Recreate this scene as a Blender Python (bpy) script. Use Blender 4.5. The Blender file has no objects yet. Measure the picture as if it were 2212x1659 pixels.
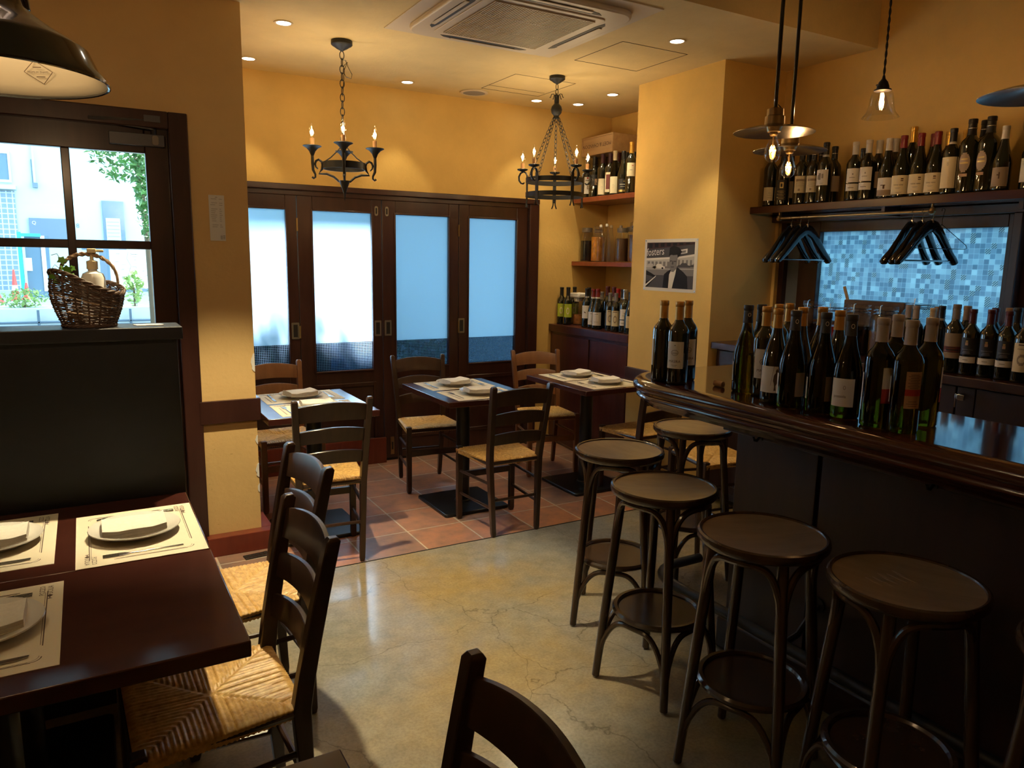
import bpy, math, random
from math import sin, cos, pi, radians, hypot, atan2
from mathutils import Vector, Matrix
rnd = random.Random(7)
S = bpy.context.scene
COL = S.collection
V = Vector

# ------------------------------------------------------------------ camera
EYE = 1.58
yaw, pitch, roll = radians(30.031), radians(9.54), radians(0.961)
f_ = V((sin(yaw) * cos(pitch), cos(yaw) * cos(pitch), -sin(pitch)))
r_ = V((cos(yaw), -sin(yaw), 0)); u_ = r_.cross(f_)
r2 = r_ * cos(roll) + u_ * sin(roll); u2 = -r_ * sin(roll) + u_ * cos(roll)
cam = bpy.data.cameras.new('camera'); cam.sensor_width = 36; cam.lens = 36 * 1597 / 2212
cam.clip_start = 0.05; cam.clip_end = 200
co = bpy.data.objects.new('camera', cam); COL.objects.link(co)
m3 = Matrix((r2, u2, -f_)).transposed()
co.matrix_world = Matrix.Translation((0, 0, EYE)) @ m3.to_4x4()
S.camera = co

# ------------------------------------------------------------------ colour management and light budget
S.view_settings.view_transform = 'Standard'; S.view_settings.look = 'None'
S.view_settings.exposure = 0.0; S.view_settings.gamma = 1.0; S.view_settings.use_curve_mapping = False
cy = S.cycles
cy.max_bounces = 8; cy.diffuse_bounces = 4; cy.glossy_bounces = 3; cy.transmission_bounces = 6
cy.transparent_max_bounces = 12; cy.sample_clamp_indirect = 4.0; cy.caustics_reflective = False; cy.caustics_refractive = False
cy.use_denoising = True
SKY = (0.55, 0.86, 1.0); SKY_STRENGTH = 4.0
SUN_STRENGTH = 130.0
DOWNLIGHT_W = 14.0
CANDLE_W = 3.0
BAR_BULB_W = 3.2
ENAMEL_W = 1.2

w = bpy.data.worlds.new('sky'); S.world = w; w.use_nodes = True
bg = w.node_tree.nodes['Background']; bg.inputs[0].default_value = (*SKY, 1); bg.inputs[1].default_value = SKY_STRENGTH
sl = bpy.data.lights.new('sun', 'SUN'); sl.energy = SUN_STRENGTH; sl.angle = radians(9); sl.color = (1, .98, .92)
so = bpy.data.objects.new('sun', sl); COL.objects.link(so)
sun_from = V((-0.42, 1.0, 0.95)).normalized()
so.rotation_euler = sun_from.to_track_quat('Z', 'Y').to_euler()

# ------------------------------------------------------------------ materials
def newmat(name):
    m = bpy.data.materials.new(name); m.use_nodes = True
    nt = m.node_tree; b = nt.nodes['Principled BSDF']
    return m, nt, b
def N(nt, t, **kw):
    n = nt.nodes.new(t)
    for k, v in kw.items(): setattr(n, k, v)
    return n
def coords(nt, scale=1.0, which='Object', loc=(0, 0, 0)):
    tc = N(nt, 'ShaderNodeTexCoord'); mp = N(nt, 'ShaderNodeMapping')
    mp.inputs['Scale'].default_value = scale if isinstance(scale, tuple) else (scale,) * 3
    mp.inputs['Location'].default_value = loc
    nt.links.new(tc.outputs[which], mp.inputs['Vector']); return mp.outputs['Vector']
def noise(nt, vec, scale, detail=4, rough=.5):
    n = N(nt, 'ShaderNodeTexNoise'); n.inputs['Scale'].default_value = scale
    n.inputs['Detail'].default_value = detail; n.inputs['Roughness'].default_value = rough
    nt.links.new(vec, n.inputs['Vector']); return n.outputs['Fac']
def ramp(nt, fac, stops):
    r = N(nt, 'ShaderNodeValToRGB'); el = r.color_ramp.elements
    while len(el) < len(stops): el.new(.5)
    for e, (p, c) in zip(el, stops): e.position = p; e.color = (*c, 1) if len(c) == 3 else c
    nt.links.new(fac, r.inputs[0]); return r.outputs[0]
def bump(nt, b, h, strength=.3, dist=.002):
    bp = N(nt, 'ShaderNodeBump'); bp.inputs['Strength'].default_value = strength; bp.inputs['Distance'].default_value = dist
    nt.links.new(h, bp.inputs['Height']); nt.links.new(bp.outputs[0], b.inputs['Normal'])
def simple(name, c, rough=.5, metal=0, coat=0, spec=.5, nscale=None, nvar=.15, bmp=0, bdist=.001, stretch=(1, 1, 1)):
    m, nt, b = newmat(name)
    b.inputs['Base Color'].default_value = (*c, 1); b.inputs['Roughness'].default_value = rough
    b.inputs['Metallic'].default_value = metal; b.inputs['Coat Weight'].default_value = coat
    b.inputs['Specular IOR Level'].default_value = spec
    if nscale:
        vec = coords(nt, stretch); f = noise(nt, vec, nscale)
        lo = tuple(x * (1 - nvar) for x in c); hi = tuple(min(1, x * (1 + nvar)) for x in c)
        nt.links.new(ramp(nt, f, [(.3, lo), (.7, hi)]), b.inputs['Base Color'])
        if bmp: bump(nt, b, f, bmp, bdist)
    return m
def wood(name, c1, c2, rough=.35, coat=.3, axis=(1, 1, .12), scale=18, scratch=False):
    m, nt, b = newmat(name)
    vec = coords(nt, axis); f = noise(nt, vec, scale, 5, .6)
    nt.links.new(ramp(nt, f, [(.3, c1), (.7, c2)]), b.inputs['Base Color'])
    b.inputs['Roughness'].default_value = rough; b.inputs['Coat Weight'].default_value = coat; b.inputs['Coat Roughness'].default_value = rough * .6
    b.inputs['Specular IOR Level'].default_value = .4
    if scratch:
        f2 = noise(nt, coords(nt, 1), 7, 6, .65)
        rr = N(nt, 'ShaderNodeMapRange'); rr.inputs['To Min'].default_value = rough * .6; rr.inputs['To Max'].default_value = rough * 1.7
        nt.links.new(f2, rr.inputs['Value']); nt.links.new(rr.outputs[0], b.inputs['Roughness'])
    bump(nt, b, f, .08, .0006)
    return m
def emis(name, c, s):
    m, nt, b = newmat(name); b.inputs['Base Color'].default_value = (*c, 1)
    b.inputs['Emission Color'].default_value = (*c, 1); b.inputs['Emission Strength'].default_value = s; return m
def clear_glass(name, tint=(1, 1, 1), gloss=.08, rough=.02, ior=1.45):
    m = bpy.data.materials.new(name); m.use_nodes = True; nt = m.node_tree; nt.nodes.clear()
    o = N(nt, 'ShaderNodeOutputMaterial'); t = N(nt, 'ShaderNodeBsdfTransparent'); g = N(nt, 'ShaderNodeBsdfGlossy'); mx = N(nt, 'ShaderNodeMixShader')
    t.inputs[0].default_value = (*tint, 1); g.inputs['Roughness'].default_value = rough
    lw = N(nt, 'ShaderNodeLayerWeight'); lw.inputs['Blend'].default_value = .25
    mp = N(nt, 'ShaderNodeMapRange'); mp.inputs['To Min'].default_value = gloss * .4; mp.inputs['To Max'].default_value = gloss * 5
    pw = N(nt, 'ShaderNodeMath', operation='POWER'); pw.inputs[1].default_value = 2.0
    nt.links.new(lw.outputs['Facing'], pw.inputs[0]); nt.links.new(pw.outputs[0], mp.inputs['Value'])
    nt.links.new(mp.outputs[0], mx.inputs[0]); nt.links.new(t.outputs[0], mx.inputs[1]); nt.links.new(g.outputs[0], mx.inputs[2])
    nt.links.new(mx.outputs[0], o.inputs[0]); return m

def plaster(name, c):
    m, nt, b = newmat(name)
    v = coords(nt, 1, 'Object'); f = noise(nt, v, 2.2, 5, .6); g = noise(nt, v, 45, 6, .65)
    lo = tuple(x * .88 for x in c); hi = tuple(min(1, x * 1.06) for x in c)
    nt.links.new(ramp(nt, f, [(.3, lo), (.7, hi)]), b.inputs['Base Color'])
    b.inputs['Roughness'].default_value = .75; b.inputs['Specular IOR Level'].default_value = .25
    bump(nt, b, g, .35, .004); return m
def worn_plaster():
    m, nt, b = newmat('worn ochre plaster')
    v = coords(nt, 1, 'Object'); f = noise(nt, v, 3, 5, .6); g = noise(nt, v, 45, 6, .65)
    base = ramp(nt, f, [(.3, (.74, .49, .21)), (.7, (.80, .55, .24))])
    sv = coords(nt, (9, 9, 26), 'Object'); s = noise(nt, sv, 3.2, 8, .7)
    sm0 = ramp(nt, s, [(.66, (0, 0, 0)), (.70, (1, 1, 1))])
    sz = N(nt, 'ShaderNodeSeparateXYZ'); nt.links.new(v, sz.inputs[0]); lt = N(nt, 'ShaderNodeMath', operation='LESS_THAN'); lt.inputs[1].default_value = .72; nt.links.new(sz.outputs['Z'], lt.inputs[0])
    ml = N(nt, 'ShaderNodeMath', operation='MULTIPLY'); nt.links.new(sm0, ml.inputs[0]); nt.links.new(lt.outputs[0], ml.inputs[1]); sm = ml.outputs[0]
    mx = N(nt, 'ShaderNodeMixRGB'); mx.inputs['Color2'].default_value = (.36, .2, .07, 1)
    nt.links.new(sm, mx.inputs['Fac']); nt.links.new(base, mx.inputs['Color1']); nt.links.new(mx.outputs[0], b.inputs['Base Color'])
    b.inputs['Roughness'].default_value = .7; bump(nt, b, g, .35, .004); return m
M = {}
M['wall'] = plaster('ochre plaster', (.78, .52, .17))
M['wallworn'] = worn_plaster()
M['ceil'] = plaster('ceiling plaster', (.80, .63, .32))
M['dwood'] = wood('dark mahogany', (.030, .010, .008), (.050, .018, .014), .32, .35)
M['barwood'] = wood('bar mahogany', (.040, .010, .007), (.075, .020, .012), .16, .6, (1, .12, 1), 16)
M['bartop'] = wood('lacquered bar top', (.035, .010, .008), (.06, .016, .010), .10, .8, (1, .12, 1), 14)
M['panel'] = wood('bar panel', (.020, .007, .008), (.032, .011, .011), .42, .2)
M['redwood'] = wood('red mahogany', (.13, .022, .012), (.19, .035, .018), .35, .3)
M['cabwood'] = wood('cabinet mahogany', (.050, .012, .010), (.080, .020, .015), .30, .35)
M['shelfwood'] = wood('shelf mahogany', (.20, .045, .02), (.30, .07, .03), .3, .35, (.12, 1, 1), 16)
M['chair'] = wood('walnut stain', (.024, .012, .008), (.048, .023, .014), .34, .25)
M['chair_lit'] = wood('warm-lit walnut stain', (.15, .06, .025), (.22, .095, .04), .35, .35)  # same chair walnut with warm lamp light put into its colour
M['stool'] = wood('bentwood', (.035, .019, .012), (.065, .036, .022), .25, .45)
M['stooltop'] = wood('stool plywood', (.21, .15, .10), (.32, .235, .155), .30, .7, (1, .15, 1), 22, True)
M['table'] = wood('table mahogany', (.045, .012, .009), (.07, .020, .014), .2, .45, (.15, 1, 1), 16, True)
M['blackp'] = simple('black paint', (.009, .009, .014), .5, nscale=14)
M['iron'] = simple('black iron', (.018, .019, .021), .5, .35, nscale=30)
M['base'] = simple('cast base black', (.012, .013, .015), .28, .2, nscale=20, bmp=.1)
M['chrome'] = simple('chrome', (.75, .75, .75), .15, 1)
M['steel'] = simple('brushed steel', (.55, .55, .56), .25, 1)
M['brass'] = simple('aged brass', (.32, .22, .10), .35, .9)
M['pewter'] = simple('dull silver pull', (.3, .27, .22), .35, .8)
M['dark'] = simple('dark recess', (.006, .005, .005), .6)
M['porc'] = simple('porcelain', (.80, .78, .74), .12, coat=.4)
M['napkin'] = simple('white linen', (.82, .79, .73), .85, nscale=90, nvar=.05, bmp=.15)
M['paper'] = simple('placemat paper', (.78, .71, .56), .7)
M['papert'] = simple('white paper', (.8, .79, .76), .8)
M['ink'] = simple('brown ink', (.10, .06, .04), .8)
M['grey'] = simple('grey ink', (.30, .28, .26), .8)
M['ac'] = simple('ivory plastic', (.70, .60, .46), .45)
M['acg'] = simple('grille plastic', (.50, .40, .27), .5)
M['cotton'] = simple('tan sleeve', (.62, .33, .13), .6)
M['cork'] = simple('cork', (.45, .27, .12), .8)
M['enamelb'] = simple('black enamel', (.010, .011, .016), .12, coat=.6)
M['enamelw'] = simple('white enamel', (.72, .66, .52), .18, coat=.5)
M['alum'] = simple('spun aluminium', (.42, .40, .38), .22, 1)
M['black'] = simple('black lacquer', (.008, .008, .009), .15, coat=.4)
M['gold'] = simple('gold foil', (.62, .33, .075), .38, .55)
M['goldb'] = simple('bright gold foil', (.75, .45, .09), .3, .7)
M['slate'] = simple('slate capsule', (.035, .037, .042), .5)
M['cblack'] = simple('black capsule', (.012, .012, .013), .35)
M['cgrey'] = simple('grey capsule', (.46, .40, .36), .55)
M['white'] = simple('white capsule', (.66, .62, .56), .5)
M['red'] = simple('red capsule', (.20, .016, .016), .35)
M['bred'] = simple('bright red wax', (.42, .02, .015), .3)
M['maroon'] = simple('maroon capsule', (.085, .014, .018), .35)
M['plum'] = simple('plum capsule', (.05, .015, .028), .4)
M['taupe'] = simple('taupe capsule', (.22, .19, .17), .4)
M['tan'] = simple('tan capsule', (.40, .26, .15), .5)
M['cream'] = simple('cream capsule', (.70, .60, .40), .5)
M['silver'] = simple('silver foil', (.6, .58, .55), .25, .9)
M['lab'] = simple('white label', (.82, .80, .77), .75)
M['labc'] = simple('cream label', (.78, .70, .50), .75)
M['labl'] = simple('lime label', (.42, .52, .03), .7)
M['labk'] = simple('black label', (.016, .016, .018), .5)
M['labt'] = simple('taupe label', (.36, .28, .20), .7)
M['labb'] = simple('beige label', (.48, .30, .18), .7)
M['labr'] = simple('red print', (.42, .035, .03), .7)
M['labm'] = simple('maroon print', (.16, .04, .035), .7)
M['foil'] = simple('gold print', (.55, .42, .16), .3, .7)
M['closer'] = simple('dark closer metal', (.10, .10, .11), .4, .8)
M['leaf'] = simple('ivy leaf', (.10, .28, .03), .45, nscale=30, nvar=.3)
M['stem'] = simple('stem', (.22, .24, .08), .6)
M['wicker'] = simple('dark wicker', (.075, .042, .028), .6, nscale=60, nvar=.4)
M['wickerl'] = simple('pale wicker', (.36, .25, .16), .6, nscale=60, nvar=.3)
M['plastic'] = simple('white plastic', (.78, .78, .76), .3)
M['pump'] = simple('ivory pump', (.72, .62, .40), .4)
def glassbody(name, c, rough=.03):
    m, nt, b = newmat(name)
    b.inputs['Base Color'].default_value = (*c, 1); b.inputs['Roughness'].default_value = rough
    b.inputs['Transmission Weight'].default_value = 1; b.inputs['IOR'].default_value = 1.42
    return m
M['green'] = glassbody('olive bottle glass', (.11, .095, .003))
M['dkglass'] = simple('dark wine glass', (.006, .008, .005), .05, coat=.5, spec=.8)
M['clearg'] = clear_glass('clear glass', (.97, .975, .97), .10)
M['jarg'] = clear_glass('thick jar glass', (.95, .97, .98), .16, .05)
M['sidep'] = simple('grey-blue side pane', (.16, .19, .24), .6)  # opaque narrow pane; its colour stands in for dim daylight through glass
M['bulbg'] = clear_glass('bulb glass', (1, .98, .94), .22)
M['pane'] = clear_glass('window pane', (.95, .98, 1), .05)
M['fil'] = emis('glowing filament', (1, .74, .38), 90)
M['filbar'] = emis('glowing carbon filament', (1, .50, .12), 25)
M['led'] = emis('downlight face', (1, .93, .78), 14)

def mk_straw():
    m, nt, b = newmat('woven rush')
    v = coords(nt, (1, 1, 1)); f = noise(nt, v, 55, 5, .6)
    nt.links.new(ramp(nt, f, [(.28, (.42, .22, .055)), (.5, (.64, .38, .11)), (.72, (.82, .55, .20))]), b.inputs['Base Color'])
    b.inputs['Roughness'].default_value = .42; b.inputs['Specular IOR Level'].default_value = .5
    bump(nt, b, f, .3, .002); return m
M['straw'] = mk_straw()
def mk_concrete():
    m, nt, b = newmat('polished concrete')
    v = coords(nt, 1, 'Object'); f = noise(nt, v, 1.0, 5, .55); g = noise(nt, v, 12, 8, .7); h = noise(nt, v, 90, 3, .6)
    c1 = ramp(nt, f, [(.34, (.32, .33, .33)), (.48, (.36, .32, .25)), (.64, (.44, .31, .13))])
    c2 = ramp(nt, g, [(.3, (.66, .66, .68)), (.62, (1, 1, 1))])
    c3 = ramp(nt, h, [(.35, (.72, .72, .72)), (.6, (1, 1, 1))])
    mu = N(nt, 'ShaderNodeMixRGB', blend_type='MULTIPLY'); mu.inputs[0].default_value = .75
    nt.links.new(c1, mu.inputs[1]); nt.links.new(c2, mu.inputs[2])
    mu3 = N(nt, 'ShaderNodeMixRGB', blend_type='MULTIPLY'); mu3.inputs[0].default_value = .6
    nt.links.new(mu.outputs[0], mu3.inputs[1]); nt.links.new(c3, mu3.inputs[2])
    vo = N(nt, 'ShaderNodeTexVoronoi', feature='DISTANCE_TO_EDGE'); vo.inputs['Scale'].default_value = 1.35
    dn = N(nt, 'ShaderNodeTexNoise'); dn.inputs['Scale'].default_value = 3.5; dn.inputs['Detail'].default_value = 6
    nt.links.new(v, dn.inputs['Vector'])
    ad = N(nt, 'ShaderNodeMixRGB', blend_type='ADD'); ad.inputs[0].default_value = .28
    nt.links.new(v, ad.inputs[1]); nt.links.new(dn.outputs['Color'], ad.inputs[2]); nt.links.new(ad.outputs[0], vo.inputs['Vector'])
    ck = ramp(nt, vo.outputs['Distance'], [(.0, (.35, .3, .28)), (.0024, (1, 1, 1))])
    mu2 = N(nt, 'ShaderNodeMixRGB', blend_type='MULTIPLY'); mu2.inputs[0].default_value = .6
    nt.links.new(mu3.outputs[0], mu2.inputs[1]); nt.links.new(ck, mu2.inputs[2]); nt.links.new(mu2.outputs[0], b.inputs['Base Color'])
    rr = N(nt, 'ShaderNodeMapRange'); rr.inputs['To Min'].default_value = .20; rr.inputs['To Max'].default_value = .30
    nt.links.new(f, rr.inputs['Value']); nt.links.new(rr.outputs[0], b.inputs['Roughness'])
    b.inputs['Coat Weight'].default_value = .5; b.inputs['Coat Roughness'].default_value = .10
    return m
M['concrete'] = mk_concrete()
def mk_tile():
    m, nt, b = newmat('terracotta tile')
    v = coords(nt, 1, 'Object', (-1.2 + .345 * 4, -3.87 + .345 * 20, 0))
    br = N(nt, 'ShaderNodeTexBrick'); br.offset = 0; br.squash = 1
    br.inputs['Scale'].default_value = 1; br.inputs['Brick Width'].default_value = .345; br.inputs['Row Height'].default_value = .345
    br.inputs['Mortar Size'].default_value = .0055; br.inputs['Mortar Smooth'].default_value = .3
    br.inputs['Color1'].default_value = (.52, .24, .14, 1); br.inputs['Color2'].default_value = (.31, .19, .155, 1)
    br.inputs['Mortar'].default_value = (.62, .57, .50, 1)
    nt.links.new(v, br.inputs['Vector'])
    f = noise(nt, v, 9, 6, .65); c = ramp(nt, f, [(.32, (.62, .66, .75)), (.5, (.9, .88, .85)), (.68, (1.15, 1.0, .85))])
    mu = N(nt, 'ShaderNodeMixRGB', blend_type='MULTIPLY'); mu.inputs[0].default_value = 1
    nt.links.new(br.outputs['Color'], mu.inputs[1]); nt.links.new(c, mu.inputs[2]); nt.links.new(mu.outputs[0], b.inputs['Base Color'])
    b.inputs['Roughness'].default_value = .3; b.inputs['Specular IOR Level'].default_value = .5
    inv = N(nt, 'ShaderNodeMath', operation='SUBTRACT'); inv.inputs[0].default_value = 1
    nt.links.new(br.outputs['Fac'], inv.inputs[1])
    a2 = N(nt, 'ShaderNodeMath', operation='MULTIPLY_ADD'); a2.inputs[1].default_value = .25
    nt.links.new(f, a2.inputs[0]); nt.links.new(inv.outputs[0], a2.inputs[2])
    bump(nt, b, a2.outputs[0], .5, .003); return m
M['tile'] = mk_tile()
def mk_frost():
    m = bpy.data.materials.new('frosted film'); m.use_nodes = True; nt = m.node_tree; nt.nodes.clear()
    o = N(nt, 'ShaderNodeOutputMaterial'); t = N(nt, 'ShaderNodeBsdfTranslucent'); t.inputs[0].default_value = (.64, .78, .92, 1)
    tr = N(nt, 'ShaderNodeBsdfTransparent'); tr.inputs[0].default_value = (.25, .4, .55, 1)
    g = N(nt, 'ShaderNodeBsdfGlossy'); g.inputs['Roughness'].default_value = .3
    a = N(nt, 'ShaderNodeMixShader'); a.inputs[0].default_value = .06; b = N(nt, 'ShaderNodeMixShader'); b.inputs[0].default_value = .04
    nt.links.new(t.outputs[0], a.inputs[1]); nt.links.new(tr.outputs[0], a.inputs[2])
    nt.links.new(a.outputs[0], b.inputs[1]); nt.links.new(g.outputs[0], b.inputs[2]); nt.links.new(b.outputs[0], o.inputs[0]); return m
M['frost'] = mk_frost()
def grid_lines(nt, vec, px, pz, wid, axes=('X', 'Z')):
    sx = N(nt, 'ShaderNodeSeparateXYZ'); nt.links.new(vec, sx.inputs[0]); outs = []
    for ax, p in zip(axes, (px, pz)):
        d = N(nt, 'ShaderNodeMath', operation='DIVIDE'); d.inputs[1].default_value = p; nt.links.new(sx.outputs[ax], d.inputs[0])
        fr = N(nt, 'ShaderNodeMath', operation='FRACT'); nt.links.new(d.outputs[0], fr.inputs[0])
        lt = N(nt, 'ShaderNodeMath', operation='LESS_THAN'); lt.inputs[1].default_value = wid / p; nt.links.new(fr.outputs[0], lt.inputs[0]); outs.append(lt.outputs[0])
    mx = N(nt, 'ShaderNodeMath', operation='MAXIMUM'); nt.links.new(outs[0], mx.inputs[0]); nt.links.new(outs[1], mx.inputs[1]); return mx.outputs[0]
def mk_wireglass():
    m = clear_glass('wired glass', (.20, .28, .38), .06); nt = m.node_tree
    out = [n for n in nt.nodes if n.type == 'OUTPUT_MATERIAL'][0]; src = out.inputs[0].links[0].from_socket
    f = grid_lines(nt, coords(nt), .0125, .0125, .0022)
    d = N(nt, 'ShaderNodeBsdfTranslucent'); d.inputs[0].default_value = (.3, .35, .42, 1); mx = N(nt, 'ShaderNodeMixShader')
    nt.links.new(f, mx.inputs[0]); nt.links.new(src, mx.inputs[1]); nt.links.new(d.outputs[0], mx.inputs[2]); nt.links.new(mx.outputs[0], out.inputs[0]); return m
M['wired'] = mk_wireglass()
def mk_mosaic():
    m = bpy.data.materials.new('mosaic privacy film'); m.use_nodes = True; nt = m.node_tree; nt.nodes.clear()
    o = N(nt, 'ShaderNodeOutputMaterial'); v = coords(nt, (0, 1 / .0275, 1 / .0275))
    fl = N(nt, 'ShaderNodeVectorMath', operation='FLOOR'); nt.links.new(v, fl.inputs[0])
    wn = N(nt, 'ShaderNodeTexWhiteNoise', noise_dimensions='3D'); nt.links.new(fl.outputs[0], wn.inputs[0])
    c = ramp(nt, wn.outputs['Value'], [(0, (.16, .24, .30)), (.3, (.21, .30, .37)), (.65, (.27, .37, .43)), (1, (.40, .53, .58))])
    g = grid_lines(nt, coords(nt), .0275, .0275, .0016, ('Y', 'Z'))
    mx = N(nt, 'ShaderNodeMixRGB'); mx.inputs[2].default_value = (.36, .48, .55, 1); nt.links.new(g, mx.inputs[0]); nt.links.new(c, mx.inputs[1])
    # hatched tiles here and there
    wv = N(nt, 'ShaderNodeTexWave', bands_direction='DIAGONAL'); wv.inputs['Scale'].default_value = 50; nt.links.new(coords(nt), wv.inputs[0])
    gt = N(nt, 'ShaderNodeMath', operation='GREATER_THAN'); gt.inputs[1].default_value = .88; nt.links.new(wn.outputs['Value'], gt.inputs[0])
    mm = N(nt, 'ShaderNodeMath', operation='MULTIPLY'); nt.links.new(gt.outputs[0], mm.inputs[0]); nt.links.new(wv.outputs['Fac'], mm.inputs[1])
    m2 = N(nt, 'ShaderNodeMixRGB'); m2.inputs[2].default_value = (.04, .06, .08, 1); nt.links.new(mm.outputs[0], m2.inputs[0]); nt.links.new(mx.outputs[0], m2.inputs[1])
    t = N(nt, 'ShaderNodeBsdfTranslucent'); nt.links.new(m2.outputs[0], t.inputs[0])
    gl = N(nt, 'ShaderNodeBsdfGlossy'); gl.inputs['Roughness'].default_value = .15; s = N(nt, 'ShaderNodeMixShader'); s.inputs[0].default_value = .05
    nt.links.new(t.outputs[0], s.inputs[1]); nt.links.new(gl.outputs[0], s.inputs[2]); nt.links.new(s.outputs[0], o.inputs[0]); return m
M['mosaic'] = mk_mosaic()

# ------------------------------------------------------------------ mesh helpers
class MB:
    def __init__(s): s.v = []; s.f = []; s.m = []; s.mi = 0
    def mat(s, i): s.mi = i; return s
    def add(s, vs, fs):
        o = len(s.v); s.v += [tuple(p) for p in vs]
        for f in fs: s.f.append(tuple(o + i for i in f)); s.m.append(s.mi)
        return s
    def box(s, x0, x1, y0, y1, z0, z1):
        return s.add([(x0, y0, z0), (x1, y0, z0), (x1, y1, z0), (x0, y1, z0), (x0, y0, z1), (x1, y0, z1), (x1, y1, z1), (x0, y1, z1)],
                     [(0, 3, 2, 1), (4, 5, 6, 7), (0, 1, 5, 4), (1, 2, 6, 5), (2, 3, 7, 6), (3, 0, 4, 7)])
    def hexa(s, a, b):  # two quads of 4 points each, joined
        return s.add(list(a) + list(b), [(0, 3, 2, 1), (4, 5, 6, 7), (0, 1, 5, 4), (1, 2, 6, 5), (2, 3, 7, 6), (3, 0, 4, 7)])
    def post(s, pts, sx, sy):  # rectangular section post through points (sections in XY)
        rings = []
        for i, p in enumerate(pts):
            a = sx[i] if isinstance(sx, (list, tuple)) else sx; b = sy[i] if isinstance(sy, (list, tuple)) else sy
            rings.append([(p[0] - a / 2, p[1] - b / 2, p[2]), (p[0] + a / 2, p[1] - b / 2, p[2]), (p[0] + a / 2, p[1] + b / 2, p[2]), (p[0] - a / 2, p[1] + b / 2, p[2])])
        vs = [q for r in rings for q in r]; fs = [(3, 2, 1, 0)]
        for i in range(len(rings) - 1):
            for k in range(4): fs.append((i * 4 + k, i * 4 + (k + 1) % 4, i * 4 + 4 + (k + 1) % 4, i * 4 + 4 + k))
        n = (len(rings) - 1) * 4; fs.append((n, n + 1, n + 2, n + 3))
        return s.add(vs, fs)
    def tube(s, pts, r, n=8, closed=False, cap=True, flat=1.0):
        pts = [V(p) for p in pts]; L = len(pts); vs = []; up = None
        for i, p in enumerate(pts):
            if closed: t = pts[(i + 1) % L] - pts[i - 1]
            else: t = pts[min(i + 1, L - 1)] - pts[max(i - 1, 0)]
            t = t.normalized() if t.length > 1e-9 else V((0, 0, 1))
            if up is None:
                up = V((0, 0, 1)) if abs(t.z) < .9 else V((1, 0, 0))
            up = (up - t * up.dot(t)); up = up.normalized() if up.length > 1e-6 else V((1, 0, 0))
            sd = t.cross(up); rr = r[i] if isinstance(r, (list, tuple)) else r
            for k in range(n):
                a = 2 * pi * k / n; vs.append(p + up * (cos(a) * rr) + sd * (sin(a) * rr * flat))
        fs = []
        for i in range(L if closed else L - 1):
            for k in range(n):
                a = i * n + k; b = i * n + (k + 1) % n; c = ((i + 1) % L) * n + (k + 1) % n; d = ((i + 1) % L) * n + k; fs.append((a, b, c, d))
        if cap and not closed:
            fs.append(tuple(range(n - 1, -1, -1))); fs.append(tuple((L - 1) * n + k for k in range(n)))
        return s.add(vs, fs)
    def lathe(s, prof, n=24, c=(0, 0, 0)):
        vs = []; fs = []; idx = []
        for r, z in prof:
            if r < 1e-6: idx.append([len(vs)]); vs.append((c[0], c[1], c[2] + z))
            else:
                idx.append(list(range(len(vs), len(vs) + n)))
                vs += [(c[0] + r * cos(2 * pi * k / n), c[1] + r * sin(2 * pi * k / n), c[2] + z) for k in range(n)]
        for a, b in zip(idx, idx[1:]):
            if len(a) == 1 and len(b) == 1: continue
            for k in range(n):
                k2 = (k + 1) % n
                if len(a) == 1: fs.append((a[0], b[k2], b[k]))
                elif len(b) == 1: fs.append((a[k], a[k2], b[0]))
                else: fs.append((a[k], a[k2], b[k2], b[k]))
        return s.add(vs, fs)
    def prism(s, poly, z0, z1, mp=None):
        mp = mp or (lambda x, y, z: (x, y, z)); n = len(poly)
        vs = [mp(x, y, z0) for x, y in poly] + [mp(x, y, z1) for x, y in poly]
        return s.add(vs, [tuple(range(n - 1, -1, -1)), tuple(range(n, 2 * n))] + [(i, (i + 1) % n, n + (i + 1) % n, n + i) for i in range(n)])
    def patch(s, R, a0, a1, z0, z1, n=8):  # piece of a cylinder wall, seen from outside
        vs = []
        for k in range(n + 1):
            a = a0 + (a1 - a0) * k / n; vs += [(R * cos(a), R * sin(a), z0), (R * cos(a), R * sin(a), z1)]
        return s.add(vs, [(2 * k, 2 * k + 2, 2 * k + 3, 2 * k + 1) for k in range(n)])
    def xf(s, M4, start=0):
        for i in range(start, len(s.v)): s.v[i] = tuple(M4 @ V(s.v[i]))
        return s
    def build(s, name, mats, parent=None, bevel=0, smooth=True, loc=None, segs=2, sharp=35):
        me = bpy.data.meshes.new(name); me.from_pydata(s.v, [], s.f); me.validate()
        for m in (mats if isinstance(mats, (list, tuple)) else [mats]): me.materials.append(M[m] if isinstance(m, str) else m)
        if len(me.polygons) == len(s.m): me.polygons.foreach_set('material_index', s.m)
        if smooth:
            me.shade_smooth(); me.set_sharp_from_angle(angle=radians(sharp))
        me.update()
        o = bpy.data.objects.new(name, me); COL.objects.link(o)
        if parent: o.parent = parent
        if loc: o.location = loc
        if bevel:
            b = o.modifiers.new('bevel', 'BEVEL'); b.width = bevel; b.segments = segs; b.limit_method = 'ANGLE'; b.angle_limit = radians(50)
        return o
def tag(o, label, cat, group=None):
    o['label'] = label; o['category'] = cat
    if group: o['group'] = group
    return o
def thing(name, label, cat, loc=(0, 0, 0), rz=0, group=None):
    o = bpy.data.objects.new(name, None); COL.objects.link(o); o.empty_display_size = .1
    o.location = loc; o.rotation_euler = (0, 0, rz); return tag(o, label, cat, group)
def struct(o): o['kind'] = 'structure'; return o
def copytree(o, parent=None):
    c = o.copy(); COL.objects.link(c)
    if parent: c.parent = parent
    for ch in list(o.children): copytree(ch, c)
    return c
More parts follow.
